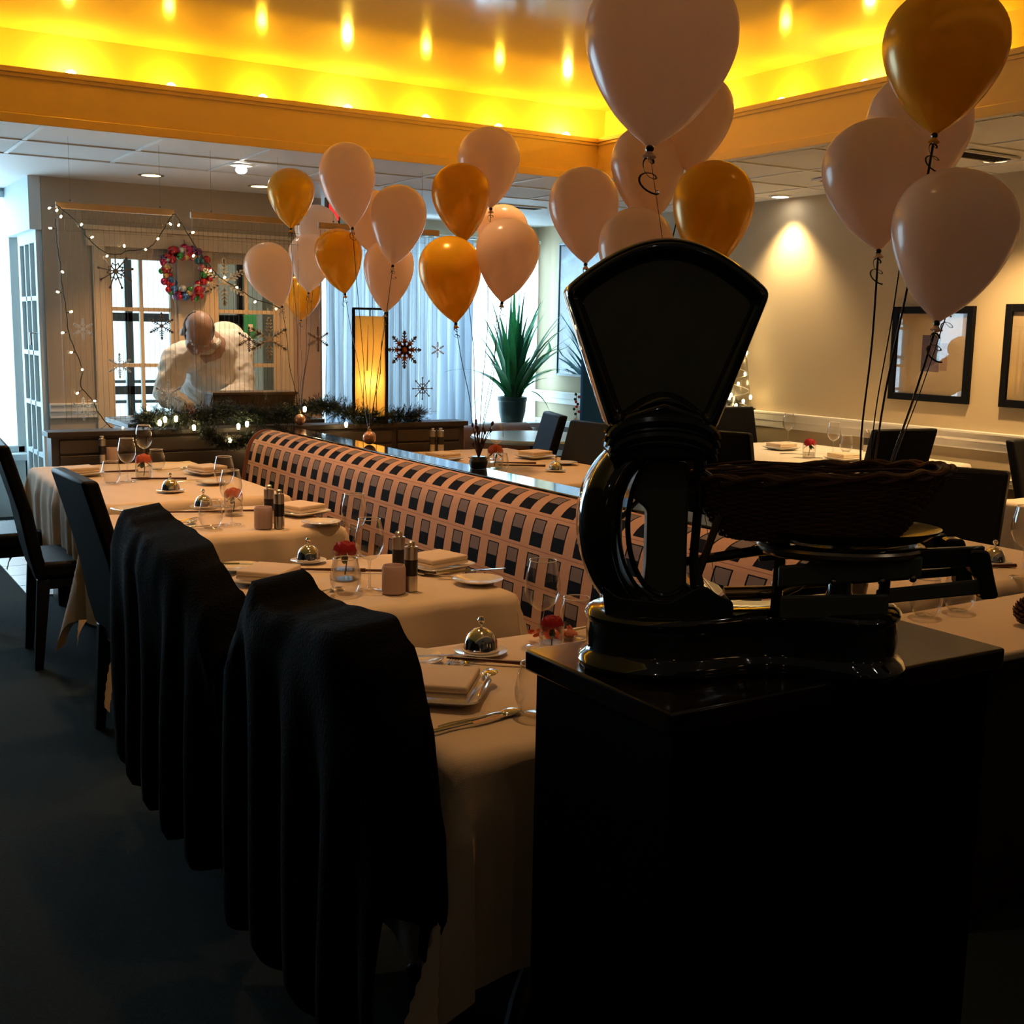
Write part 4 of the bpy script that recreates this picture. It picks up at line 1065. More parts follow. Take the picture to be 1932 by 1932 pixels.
# ================================================================== WICKER BASKET
m_wick = mat('dark_brown_wicker', (.15, .065, .034), .5, var=.4, vscale=60)
m_rim = mat('red_brown_wicker_rim', (.14, .052, .022), .45, var=.4, vscale=60)
bk = thing('wicker_basket', 'long dark brown boat-shaped wicker basket on top of the scale', 'basket', SO, SRZ)
BCX, HX, HY = .096, .190, .085
def bpt(a, v, o=0):   # v 0 bottom .. 1 rim
    k = .66+.34*v**.8; rx = HX*k+o; ry = HY*(.62+.38*v)+o
    ca, sa = math.cos(a), math.sin(a)
    x = math.copysign(abs(ca)**.85, ca)*rx; y = math.copysign(abs(sa)**.9, sa)*ry
    return Vector((BCX+x+.012*v, y, .201+.085*v+(.018*v*(x/HX+1)/2)))
NS = 44
for k in range(NS):
    a = 2*PI*k/NS; MB().tube([bpt(a, v/5) for v in range(6)], .0022, 5).obj('stake', m_wick, bk)
wm = MB()
for j in range(24):
    v = (j+.5)/24; pts = []
    for i in range(NS*3):
        a = 2*PI*i/(NS*3); o = .0032*math.cos(a*NS/2+PI*j); pts.append(bpt(a, v, o)+Vector((0, 0, .0006*noise.noise(Vector((i*.3, j, 0))))))
    wm.tube(pts, .0023, 5, closed=True)
wm.obj('weave', m_wick, bk, kind='stuff')
for off, zz in ((.000, .0), (.004, .006), (-.004, .006)):
    pts = []
    for i in range(120):
        a = 2*PI*i/120; p = bpt(a, 1.0, off+.003*math.cos(a*16+off*900)); p.z += zz+.003*math.sin(a*16+off*900); pts.append(p)
    MB().tube(pts, .0046, 7, closed=True).obj('rim', m_rim, bk)
MB().prism([(p.x, p.y) for p in [bpt(2*PI*i/40, 0) for i in range(40)]], .2005, .206, Matrix(((1, 0, 0, 0), (0, 0, 1, 0), (0, 1, 0, 0), (0, 0, 0, 1)))).obj('base', m_wick, bk)
rnd = random.Random(8)
for k in range(16):
    x = BCX-.12+rnd.random()*.26; y = rnd.uniform(-.05, .05); a = rnd.uniform(-.5, .5); l = rnd.uniform(.05, .12)
    z = .285+rnd.random()*.02
    MB().tube([(x-l*math.cos(a), y-l*math.sin(a), z), (x, y, z+.01), (x+l*math.cos(a), y+l*math.sin(a), z+rnd.uniform(-.005, .015))], [.001, .002, .001], 5).obj('loose_cane', m_rim, bk)

# ================================================================== HANGING CLEAR PANELS, CORDS, SNOWFLAKES
m_clear = glass('clear_vinyl', (.99, .97, .93), .10, .45, .03, aniso=.92, wave=.35)
m_cord = mat('dark_thin_cord', (.10, .075, .05), .6)
m_barw = mat('tan_hanging_bar', (.50, .34, .20), .5, var=.15, vscale=20)
m_wire = mat('thin_grey_wire', (.20, .20, .20), .4)
YP = 6.78
def hang(x0, x1, ztop, n, lab, wires):
    t = thing('hanging_divider', lab, 'divider', ((x0+x1)/2, YP, 0)); w = (x1-x0)/2
    MB().box(-w, w, -.012, .012, ztop-.035, ztop).obj('top_bar', m_barw, t, bevel=.003)
    MB().box(-w+.005, w-.005, -.001, .001, .955, ztop-.03).obj('clear_sheet', m_clear, t, smooth=0)
    for i in range(n):
        x = -w+.012+(2*w-.024)*i/(n-1); dx = .002*math.sin(i*2.3)
        MB().tube([(x, -.006, ztop-.03), (x+dx, -.006, 1.5), (x-dx, -.006, .955)], .00085, 5).obj('cord', m_cord, t)
    for z in (.97, ztop-.085, ztop-.15): MB().tube([(-w, -.006, z), (w, -.006, z)], .0008, 5).obj('cross_cord', m_cord, t)
    for x in wires:
        MB().tube([(x-(x0+x1)/2, 0, ztop-.01), (x-(x0+x1)/2, 0, CZ-.003)], .0008, 5).ball((x-(x0+x1)/2, 0, ztop+.01), .006, 8).obj('suspension_wire', m_wire, t)
hang(1.305, 1.935, 2.135, 22, 'clear hanging divider with thin cords, left of the wreath', (1.38, 1.86))
hang(2.03, 2.68, 2.13, 23, 'clear hanging divider with thin cords, in front of the bending person', (2.15, 2.55))
hang(2.80, 3.62, 2.12, 28, 'clear hanging divider with thin cords, in front of the bright window', (2.9, 3.5))

def snow_mesh(R0, w, arms=6, branches=3, dots=True):
    g = MB()
    for k in range(arms):
        M = Matrix.Rotation(2*PI*k/arms, 4, 'Y')
        g.box(-w/2, w/2, -.001, .001, R0*.12, R0, M)
        for b in range(branches):
            z = R0*(.34+.17*b); l = R0*(.24-.03*b)
            for s in (-1, 1):
                Mb = M @ Matrix.Translation((0, 0, z)) @ Matrix.Rotation(s*R(52), 4, 'Y'); g.box(-w*.4, w*.4, -.001, .001, 0, l, Mb)
        if dots: g.prism([(w*1.1*math.cos(a*PI/4), R0+w*1.1*math.sin(a*PI/4)) for a in range(8)], -.001, .001, M)
    g.prism([(R0*.16*math.cos(a*PI/8), R0*.16*math.sin(a*PI/8)) for a in range(16)], -.0012, .0012)
    return g
m_sw = mat('white_snowflake', (.82, .85, .90), .4, trans=.3); m_sp = mat('pearl_translucent_snowflake', (.66, .55, .45), .4, trans=.45)
m_sc = mat('copper_glitter', (.55, .16, .06), .3, .5); m_sd = mat('dark_glitter', (.30, .24, .22), .4, trans=.4)
def snow(x, y, r, m, lab, Y=YP-.012, arms=6, br=4, w=None, rot=0):
    p = py(x, y, Y); R0 = r/FPX*(p-EYE).dot(FW)
    t = thing('snowflake_ornament', lab, 'snowflake', tuple(p), 0, 'snowflakes stuck on the hanging dividers')
    snow_mesh(R0, w or R0*.075, arms, br).obj('flake', m, t, smooth=0, rot=(0, rot, 0)); return t, R0
snow(157, 621, 19, m_sw, 'small white snowflake left, beside the light cord')
snow(158, 772, 21, m_sw, 'white snowflake near the bottom of the left cord of lights')
snow(218, 512, 32, m_sd, 'brown starburst snowflake left of the wreath', arms=9, br=1)
snow(305, 615, 24, m_sd, 'faint dark snowflake on the lit door glass')
snow(423, 532, 42, m_sp, 'large pearl snowflake right of the wreath')
snow(226, 690, 22, m_sw, 'pale snowflake at the left edge of the glazed door')
snow(318, 745, 26, m_sw, 'pale snowflake beside the person\'s forearm')
snow(508, 640, 38, m_sp, 'large pinkish snowflake right of the person')
snow(470, 640, 22, m_sd, 'small dark snowflake just right of the white shirt')
snow(560, 775, 28, m_sp, 'pink feathery snowflake above the garland end')
snow(600, 640, 22, m_sd, 'dark half-lit snowflake at the start of the bright window')
t, r0 = snow(763, 660, 33, m_sd, 'big snowflake with a copper centre on the striped window', arms=8)
snow_mesh(r0*.5, r0*.12, 8, 2).obj('copper_centre', m_sc, t, smooth=0, loc=(0, -.004, 0))
t, r0 = snow(797, 733, 20, m_sd, 'small open snowflake below the copper one', arms=8, br=1)
snow(826, 660, 14, m_sw, 'faint little snowflake right of the copper one')
snow(972, 594, 9, m_sd, 'tiny snowflake above the snake plant', Y=YW-.3)

# ================================================================== STRING LIGHTS
m_led = emis('warm_led', (1.0, .74, .34), 34)
m_cab = mat('dark_green_cable', (.012, .014, .010), .5)
def Z1(l): return [(x/3.22, 200+y/3.22) for x, y in l]
def Z3(l): return [(x/3.0188, 720+y/3.0188) for x, y in l]
ledm = MB().lathe([(0, -.010), (.0035, -.008), (.0055, 0), (.0045, .006), (0, .009)], 10).mesh('bulb', m_led, 60)
sockm = MB().lathe([(0, -.022), (.0035, -.022), (.004, -.008), (0, -.008)], 8).mesh('bulb_socket', m_cab)
def strand(lab, cable, bulbs, Yc, scale=1.0, group='strings of warm lights'):
    P = [py(x, y, Yc) for x, y in cable]; o = P[0].copy()
    t = thing('string_lights', lab, 'string lights', tuple(o), 0, group)
    pts = [p-o for p in spline(P, 5)]
    for i, p in enumerate(pts): p += Vector((.0015*math.sin(i*1.9), .001*math.cos(i*2.3), .0015*math.sin(i*2.7)))
    MB().tube(pts, .0028, 6).obj('cable', m_cab, t)
    for x, y in bulbs:
        b = py(x, y, Yc-.012)-o
        near = min(pts, key=lambda q: (q-b).length)
        d = (b-near).normalized(); rot = Vector((0, 0, 1)).rotation_difference(d if d.length > 0 else Vector((0, 0, -1)))
        MB().tube([near, (near+b)/2+Vector((0, .002, -.002)), b], .0012, 5).obj('lead', m_cab, t)
        for nm, me in (('bulb', ledm), ('bulb_socket', sockm)):
            q = bpy.data.objects.new(nm, me); COL.objects.link(q); q.parent = t; q.location = b; q.rotation_mode = 'QUATERNION'; q.rotation_quaternion = rot; q.scale = (scale,)*3
    return t
YL = YP-.035
strand('string of warm lights draped across the tops of the dividers', Z1([(340, 600), (470, 710), (540, 810), (640, 890), (730, 900), (770, 880), (880, 870), (940, 830), (1000, 740), (1050, 660), (1080, 680), (1130, 760), (1200, 870), (1290, 990), (1350, 1050), (1450, 1110), (1540, 1170), (1640, 1200), (1700, 1230)]),
       Z1([(300, 620), (345, 634), (370, 672), (495, 720), (560, 797), (755, 850), (650, 912), (885, 872), (960, 807), (1035, 717), (1085, 724), (1172, 768), (1175, 910), (1280, 1000), (1365, 1042), (1440, 1102), (1550, 1190), (1678, 1232)]), YL, .95)
strand('string of warm lights falling down the left side of the dividers', Z1([(335, 680), (340, 760), (348, 850), (368, 980), (375, 1080), (400, 1230), (415, 1370), (450, 1470), (500, 1600), (490, 1700), (565, 1790), (590, 1850), (650, 1930)])+Z3([(650, 270), (700, 268)]),
       Z1([(305, 742), (380, 1008), (350, 1130), (432, 1250), (380, 1378), (432, 1497), (500, 1602), (470, 1745), (575, 1792)])+Z3([(565, 278), (700, 262)]), YL, .95)

# ================================================================== GARLAND
m_need = mat('dark_pine_needles', (.008, .020, .013), .6, var=.4, vscale=20)
def garland(lab, path, rad, n, bulbs=(), seed=3, amp=.02):
    o = path[0].copy(); P = [p-o for p in spline(path, 8)]
    t = thing('garland', lab, 'garland', tuple(o), 0)
    rnd = random.Random(seed); g = MB()
    MB().tube(P, .006, 6).obj('stem', m_cab, t)
    for k in range(n):
        i = rnd.randrange(len(P)-1); c = P[i]+(P[i+1]-P[i])*rnd.random()
        d = Vector((rnd.gauss(0, 1), rnd.gauss(0, .75), rnd.gauss(0, .75))).normalized(); L = rad*rnd.uniform(.5, 1.2)
        e = c+d*L; a = d.orthogonal().normalized()
        for q in range(16):
            u = q/16; b = c+d*L*(.25+.75*u); an = rnd.uniform(0, 6.3)
            rot = Matrix.Rotation(an, 3, d); s = (rot @ a)*.020*(1.15-u*.6)+d*.014
            w = d.cross(s).normalized()*.0018
            g.add([b-w, b+w, b+s], [(0, 1, 2)])
    g.obj('needles', m_need, t, smooth=0, kind='stuff')
    for b in bulbs:
        for nm, me in (('bulb', ledm), ('bulb_socket', sockm)):
            q = bpy.data.objects.new(nm, me); COL.objects.link(q); q.parent = t; q.location = b-o; q.scale = (1.9,)*3 if nm == 'bulb' else (1.3,)*3
    return t, o
gp = [py(x, y, Y) for x, y, Y in ((262, 792, 6.58), (300, 790, 6.56), (345, 790, 6.54), (390, 788, 6.52), (420, 775, 6.55), (455, 780, 6.57), (500, 785, 6.6), (560, 775, 6.62), (610, 766, 6.64), (650, 778, 6.62), (700, 787, 6.6), (750, 786, 6.62), (790, 785, 6.64)) ]
for p in gp: p.z = max(p.z, .90)
bulbs = [py(x, y, 6.50) for x, y in Z3([(910, 235), (1105, 262), (1358, 255), (1558, 278), (1310, 338), (1450, 362), (845, 150), (940, 215)])+[(653, 801), (466, 800), (332, 790), (575, 772)]]
garland('dark pine garland with warm lights along the top of the half wall', gp, .085, 2200, bulbs, 3)
gp2 = [py(x, y, 6.50) for x, y in ((385, 812), (405, 828), (430, 836), (455, 832), (475, 822))]
garland('drooping tail of pine garland hanging in front of the half wall', gp2, .055, 300, (), 5)
gp3 = [Vector((5.70, 6.66, .98)), Vector((5.82, 6.66, 1.01)), Vector((5.97, 6.66, 1.01)), Vector((6.12, 6.66, .98))]
garland('short pine garland with lights on the far dark partition', gp3, .05, 120, [Vector((5.80+.07*k, 6.56, .98+.03*(k % 3))) for k in range(6)], 6)
# lit spiral tree
t = thing('light_tree', 'little white wire cone tree with warm lights right of the scale top', 'tree', (6.08, 6.62, .955))
pts = [((.09*(1-k/90)+.004)*math.cos(k*.42), (.09*(1-k/90)+.004)*math.sin(k*.42), .02+.0085*k) for k in range(91)]
MB().tube(pts, .003, 6).obj('wire', m_white, t)
MB().surf(lambda u, v: ((.098*(1-v)+.003)*math.cos(u*2*PI), (.098*(1-v)+.003)*math.sin(u*2*PI), .02+.76*v), 24, 8).obj('gauze', glass('white_gauze', (.75, .72, .66), .3, .6, .25), t)
for k in range(8, 90, 9):
    q = bpy.data.objects.new('bulb', ledm); COL.objects.link(q); q.parent = t; q.location = Vector(pts[k])*1.02+Vector((0, 0, .012)); q.scale = (1.6,)*3

# ================================================================== WREATH
wc = py(351, 516, YB-.06); wr = thing('bauble_wreath', 'round wreath of shiny coloured baubles on the door post', 'wreath', tuple(wc))
MB().tube([(.15*math.cos(R(a)), 0, .15*math.sin(R(a))) for a in range(0, 360, 15)], .012, 8, closed=True).obj('ring', m_need, wr)
rnd = random.Random(11); cols = [('red', (.55, .01, .02)), ('magenta', (.50, .01, .12)), ('green', (.05, .30, .05)), ('teal', (.01, .16, .22)), ('blue', (.03, .12, .35)), ('purple', (.18, .03, .20)), ('silver', (.6, .6, .6)), ('gold', (.6, .4, .15)), ('rose', (.5, .15, .15))]
for c, v in cols: mat(c+'_bauble', v, .12, .55, coat=.8)
for k in range(105):
    a = rnd.uniform(0, 2*PI); rad = .15+rnd.uniform(-.038, .038); s = rnd.uniform(.020, .034)
    c = cols[rnd.choice([0, 0, 1, 2, 3, 4, 5, 6, 7, 8, 0])][0]
    MB().ball((rad*math.cos(a), rnd.uniform(-.03, .0), rad*math.sin(a)), s, 12).obj('bauble', MATS[c+'_bauble'], wr, smooth=80)
MB().tube([(0, 0, .15), (0, .03, .25)], .003, 5).obj('hook', m_wire, wr)

# ================================================================== LAMP ON THE HALF WALL
lp = py(698, 778, 6.66); lamp = thing('paper_lamp', 'tall rectangular lamp with glowing paper shade in a black frame', 'lamp', (lp.x, 6.66, .92), R(-22))
m_paper = mat('rice_paper', (.95, .80, .50), .9, trans=.75, var=.08, vscale=(20))
H, Wd = .70, .092
for sx in (-1, 1):
    for sy in (-1, 1): MB().box(sx*(Wd+.008)-.008, sx*(Wd+.008)+.008, sy*.06-.008, sy*.06+.008, 0, H).obj('post', m_leg, lamp, smooth=0)
MB().box(-Wd-.016, Wd+.016, -.068, .068, H-.012, H).obj('frame', m_leg, lamp, smooth=0)
MB().box(-Wd-.016, Wd+.016, -.068, .068, 0, .015).obj('base', m_leg, lamp, smooth=0)
MB().box(-Wd+.004, Wd-.004, -.052, -.050, .04, H-.05).box(-Wd+.004, Wd-.004, .050, .052, .04, H-.05).box(-Wd+.004, -Wd+.006, -.05, .05, .04, H-.05).box(Wd-.006, Wd-.004, -.05, .05, .04, H-.05).obj('paper_shade', m_paper, lamp, smooth=0)
MB().tube([(0, 0, H-.01), (0, 0, H-.05)], .004, 6).box(-.04, .04, -.004, .004, H-.055, H-.05).obj('hanger', m_leg, lamp)
MB().lathe([(0, .015), (.02, .015), (.02, .10), (0, .10)], 12).obj('bulb_holder', m_leg, lamp)
MB().ball((0, 0, .25), .026, 14, sz=1.6).obj('bulb', emis('lamp_bulb_glow', (1, .62, .22), 520), lamp)
for x, z0, z1 in ((-.045, .05, .36), (.035, .05, .34), (-.02, .32, .6), (.06, .3, .5)): MB().tube([(x, -.056, z0), (x+.006, -.056, z1)], [.003, .001], 5).obj('reed', m_leg, lamp)

# ================================================================== SNAKE PLANT
pp = py(956, 800, YW-.35); plant = thing('potted_snake_plant', 'tall green snake plant in a dark green pot at the window', 'plant', (5.74, YW-.42, .66))
MB().lathe([(0, 0), (.10, 0), (.125, .10), (.130, .19), (.138, .20), (.138, .235), (.125, .235), (.12, .20), (0, .20)], 32).obj('pot', mat('dark_green_pot', (.03, .07, .06), .4), plant)
MB().lathe([(0, .205), (.118, .205)], 24).obj('soil', mat('soil', (.02, .015, .01), .9), plant)
m_leaf = mat('snake_plant_leaf', (.035, .24, .07), .4, trans=.25, var=.55, vscale=25)
m_leaf2 = mat('snake_plant_dark_leaf', (.02, .12, .05), .4, trans=.2, var=.55, vscale=25)
rnd = random.Random(21)
for k in range(72):
    a = rnd.uniform(0, 2*PI); lean = abs(rnd.gauss(.36, .34)); L = rnd.uniform(.5, 1.1); b = .07*rnd.random(); w = rnd.uniform(.017, .032)
    if k < 3: lean = .95; a = (PI*.95, 0.1, -.2)[k]; L = .75
    c = Vector((b*math.cos(a), b*math.sin(a), .205)); pts = []
    for i in range(9):
        u = i/8; th = lean*(.5+.8*u); pts.append(c+Vector((math.cos(a)*math.sin(th)*L*u, math.sin(a)*math.sin(th)*L*u*.6, math.cos(th)*L*u)))
    for p in pts: p.x = min(p.x, .44)
    side = Vector((-math.sin(a+rnd.uniform(-1, 1)), math.cos(a), 0)).normalized(); g = MB(); vs = []
    for i, p in enumerate(pts):
        u = i/8; ww_ = w*(.6+.6*math.sin(PI*min(1, u*1.1+.15)))*(1-u**5); up = Vector((math.cos(a), math.sin(a), 0))*ww_*.25
        vs += [p-side*ww_+up, p-up*.3, p+side*ww_+up]
    fs = [(3*i+j, 3*i+j+1, 3*i+j+4, 3*i+j+3) for i in range(8) for j in range(2)]
    g.add(vs, fs).obj('leaf', m_leaf if k % 3 else m_leaf2, plant, smooth=60)
t = thing('plant_stand', 'low white stand under the snake plant pot', 'stand', (5.74, YW-.42, 0))
MB().box(-.22, .22, -.16, .16, .62, .66).obj('top', m_white, t, bevel=.005)
for x in (-.19, .19):
    for y in (-.13, .13): MB().box(x-.015, x+.015, y-.015, y+.015, 0, .62).obj('leg', m_white, t, smooth=0)

# ================================================================== PICTURES, SCREEN, SIGNS, CEILING FITTINGS
m_frame = mat('black_picture_frame', (.004, .004, .005), .5, spec=.1)
m_matte = mat('cream_mount', (.55, .42, .25), .7, var=.04)
m_pglass = glass('picture_glass', (.98, .98, .98), .01, .8, .05)
def picture(y0, y1, z0, z1, lab, fw=.045, inside=None, mm=m_matte, fm=None):
    t = thing('framed_picture', lab, 'picture', (XR, (y0+y1)/2, (z0+z1)/2)); w = (y1-y0)/2; h = (z1-z0)/2
    MB().box(-.030, 0, -w, -w+fw, -h, h).box(-.030, 0, w-fw, w, -h, h).box(-.030, 0, -w+fw, w-fw, h-fw, h).box(-.030, 0, -w+fw, w-fw, -h, -h+fw).obj('frame', fm or m_frame, t, bevel=.003)
    mt_ = MB().box(-.012, -.002, -w+fw, w-fw, -h+fw, h-fw).obj('mount', mm, t, smooth=0)
    if inside:
        for (a, b, c, d, m, nm) in inside: MB().box(-.0135, -.0121, a, b, c, d).obj(nm, m, mt_, smooth=0)
    MB().box(-.020, -.019, -w+fw, w-fw, -h+fw, h-fw).obj('glazing', m_pglass, t, smooth=0)
picture(4.72, 5.34, 1.10, 1.70, 'black-framed small photograph in a wide cream mount, behind the balloon ribbons', .045,
        [(-.07, .07, -.11, .12, mat('plum_photo', (.08, .035, .045), .5, var=.6, vscale=30), 'photograph'), (-.13, -.075, -.10, .07, mat('tan_photo', (.35, .2, .1), .6), 'photograph')])
picture(3.86, 4.50, 1.10, 1.71, 'black-framed picture cut by the right edge of the photo', .045, [(-.1, .1, -.12, .12, mat('plum_photo', (.08, .035, .045), .5), 'photograph')])
mb_ = bpy.data.materials.new('blue_abstract_painting'); mb_.use_nodes = True; n_ = mb_.node_tree.nodes; l_ = mb_.node_tree.links
tc = n_.new('ShaderNodeTexCoord'); nz = n_.new('ShaderNodeTexNoise'); nz.inputs['Scale'].default_value = 2.6; nz.inputs['Detail'].default_value = 7; nz.inputs['Distortion'].default_value = 1.6
cr = n_.new('ShaderNodeValToRGB'); cr.color_ramp.elements[0].position = .3; cr.color_ramp.elements[0].color = (.006, .02, .06, 1); cr.color_ramp.elements[1].position = .78; cr.color_ramp.elements[1].color = (.20, .45, .62, 1)
e = cr.color_ramp.elements.new(.55); e.color = (.02, .10, .22, 1)
l_.new(tc.outputs['Object'], nz.inputs['Vector']); l_.new(nz.outputs['Fac'], cr.inputs[0]); l_.new(cr.outputs[0], n_['Principled BSDF'].inputs['Base Color']); n_['Principled BSDF'].inputs['Roughness'].default_value = .85; n_['Principled BSDF'].inputs['Specular IOR Level'].default_value = .1
picture(8.05, 9.29, 1.09, 2.31, 'large deep blue abstract painting on the far right wall', .02, None, mb_, mat('pale_steel_frame', (.45, .5, .55), .4))
t = thing('blue_screen', 'dark blue standing screen panel left of the scale neck', 'screen', (5.62, 8.0, 0))
MB().box(0, .62, -.02, .02, .02, 1.55).obj('panel', mat('deep_blue_felt', (.01, .10, .26), .8, var=.1), t, bevel=.006)
for x in (.05, .57): MB().box(x-.02, x+.02, -.15, .15, 0, .02).obj('foot', m_iron, t, smooth=0)
# small red-berry sprig in a white vase beside the chairs
t = thing('berry_vase', 'slim white vase with a red berry sprig before the blue screen', 'vase', (4.96, 7.12, .731))
MB().lathe([(0, 0), (.02, 0), (.026, .03), (.018, .09), (.012, .13), (.015, .14), (0, .14)], 20).obj('vase', m_china, t)
MB().tube([(0, 0, .12), (.008, 0, .22), (-.004, 0, .31)], .002, 6).obj('stem', m_green, t)
for k in range(9): MB().ball((.018*math.sin(k*2), .01*math.cos(k*3), .17+.018*k), .011, 8).obj('berry', m_petalr if k % 2 else m_green, t)
t = thing('exit_sign', 'small red-faced sign box on the ceiling behind the left balloons', 'sign', tuple(py(627, 398, 7.9)))
MB().box(-.05, .05, -.025, .025, -.09, .09).obj('housing', mat('grey_sign_box', (.12, .13, .14), .5), t, bevel=.004)
MB().box(-.035, .035, -.029, -.0255, -.065, .065).obj('red_face', emis('red_sign_glow', (.9, .02, .02), 1.2), t, smooth=0)
MB().box(-.01, .01, -.01, .01, .09, .24).obj('mounting_post', m_wire, t, smooth=0)

m_dl = emis('downlight_glow', (1, .62, .25), 6); m_dlw = emis('downlight_white_glow', (1, .95, .85), 12)
def downlight(x, y, lab, m, power, col, r=.085, angle=95, drop=0):
    p = pz(x, y, CZ) if y is not None else x
    t = thing('recessed_downlight', lab, 'ceiling light', (p.x, p.y, CZ-.004), 0, 'ceiling downlights')
    MB().lathe([(r, -.006), (r, .002), (r*.78, .002), (r*.74, -.008), (r, -.006)], 32).obj('trim_ring', m_chrome if m is m_dl else m_white, t)
    if drop: MB().ball((0, 0, -.03), .035, 16, sz=.7).obj('lamp', m, t)
    else: MB().lathe([(0, -.001), (r*.74, -.001)], 24).obj('lamp', m, t, smooth=0)
    if power: spot('downlight_beam', (p.x, p.y, CZ-.07), power, col, angle)
    return t
downlight(285, 328, 'warm recessed downlight above the wreath', m_dl, 40, WARM)
downlight(490, 349, 'warm recessed downlight left of the smallest gold balloon', m_dl, 40, WARM)
downlight(455, 310, 'white eyeball downlight near the ochre beam', m_dlw, 26, (1, .8, .58), .07, 110, 1)
downlight(1472, 369, 'recessed downlight grazing the right wall', m_dlw, 60, (1, .70, .34), .08, 100)
for loc, lab in ((Vector((5.75, 4.3, CZ)), 'recessed downlight above the framed photographs'), (Vector((5.6, 2.6, CZ)), 'recessed downlight outside the frame at the right')):
    downlight(loc, None, lab, m_dl, 100, (1, .64, .28), .085, 110)
def vent(x, y, lab, L=.42, w=.14, rz=0):
    p = pz(x, y, CZ); t = thing('ceiling_vent', lab, 'vent', (p.x, p.y, CZ-.008), rz, 'ceiling vents')
    MB().box(-L/2, L/2, -w/2, w/2, -.002, .004).obj('backing', m_black, t, smooth=0)
    MB().box(-L/2-.02, L/2+.02, -w/2-.02, -w/2, -.008, .004).box(-L/2-.02, L/2+.02, w/2, w/2+.02, -.008, .004).box(-L/2-.02, -L/2, -w/2, w/2, -.008, .004).box(L/2, L/2+.02, -w/2, w/2, -.008, .004).obj('frame', m_white, t, smooth=0)
    for k in range(6): MB().box(-L/2, L/2, -w/2+w*(k+.3)/6, -w/2+w*(k+.5)/6, -.006, .0).obj('slat', m_dark, t, smooth=0)
vent(1848, 291, 'dark slotted ceiling vent right of the right-hand balloons')
vent(975, 388, 'slotted ceiling vent behind the highest white balloons')
vent(1600, 340, 'slotted ceiling vent behind the tan balloon')
# added warm spotlights without fixtures in the ceiling well, lighting the tablecloths
for x, y, pw in ((1.45, 2.15, 22), (1.4, 3.3, 36), (1.4, 4.5, 42), (1.5, 5.8, 50), (3.4, 5.5, 46), (3.2, 2.5, 30), (2.2, 4.4, 36)):
    spot('added_well_spot', (x, y, 2.93), pw, (1, .54, .24), 78, 1.0)
# added unseen lamps behind the camera, put in for glints on enamel and glasses
m_dlf = emis('added_glint_lamp_glow', (1, .9, .75), 60)
m_sconce = mat('added_amber_shade', (.8, .5, .2), .6, emit=(1, .6, .25), estr=.8)
for i, x in enumerate((-1.2, .6, 2.4, 4.2)):
    t = thing('added_wall_sconce', 'added unseen amber wall lamp behind the camera, '+ORD[i]+' from the left wall', 'lamp', (x, YN+.02, 1.75), 0, 'added wall lamps behind the camera')
    MB().lathe([(.05, 0), (.08, .22)], 16, (0, .09, 0)).obj('shade', m_sconce, t); MB().box(-.03, .03, -.02, .03, .02, .16).obj('bracket', m_brass, t)
for i in range(8):
    downlight(Vector((-1.0+(i % 4)*1.5, -.9+(i//4)*1.3, CZ)), None, 'added unseen downlight in the ceiling around the camera, '+ORD[i]+' of eight', m_dlf, 0, WARM, .022)

# ================================================================== PERSON bending over the counter
m_skin = mat('skin', (.52, .30, .20), .5, sss=.15, var=.06, vscale=8)
m_shirt = mat('white_shirt_cotton', (.88, .80, .70), .8, bump=.6, bscale=22, var=.04, vscale=4)
m_hair = mat('grey_cropped_hair', (.20, .16, .13), .8, bump=.5, bscale=250, var=.4, vscale=60)
m_trou = mat('dark_trousers', (.02, .02, .025), .8)
def voxel(mb, name, m, parent, size=.012, it=6, fac=.6):
    o = mb.obj(name, m, parent, smooth=180)
    r = o.modifiers.new('remesh', 'REMESH'); r.mode = 'VOXEL'; r.voxel_size = size; r.use_smooth_shade = True
    s = o.modifiers.new('smooth', 'SMOOTH'); s.factor = fac; s.iterations = it
    return o
def Q(x, y, Y): return py(x, y, Y)
head = Q(374, 628, 7.22); neck = Q(388, 648, 7.35); chest = Q(398, 668, 7.52); hump = Q(425, 640, 7.66); pelv = Vector((chest.x+.12, 8.06, .96))
shL = Q(335, 678, 7.42); shR = Q(450, 650, 7.55); elL = Q(312, 742, 7.30); elR = Q(458, 735, 7.42); haL = Q(362, 776, 7.06); haR = Q(390, 778, 7.06)
haL.z = haR.z = .985
body = MB()
def limb(mb, pts, rs, n=14): mb.tube(spline(pts, 5), [rs[0]+(rs[-1]-rs[0])*0 + 0*i for i in range(1)]*0 or None, n) if 0 else mb.tube(spline(pts, 5), interp(rs, len(spline(pts, 5))), n)
def interp(rs, n):
    out = []
    for i in range(n):
        t = i/(n-1)*(len(rs)-1); k = min(int(t), len(rs)-2); out.append(rs[k]+(rs[k+1]-rs[k])*(t-k))
    return out
P0 = Vector((head.x, 7.8, 0))
prs = thing('person', 'balding person in a white shirt bending over the counter behind the clear dividers', 'person', tuple(P0))
def Lc(v): return v-P0
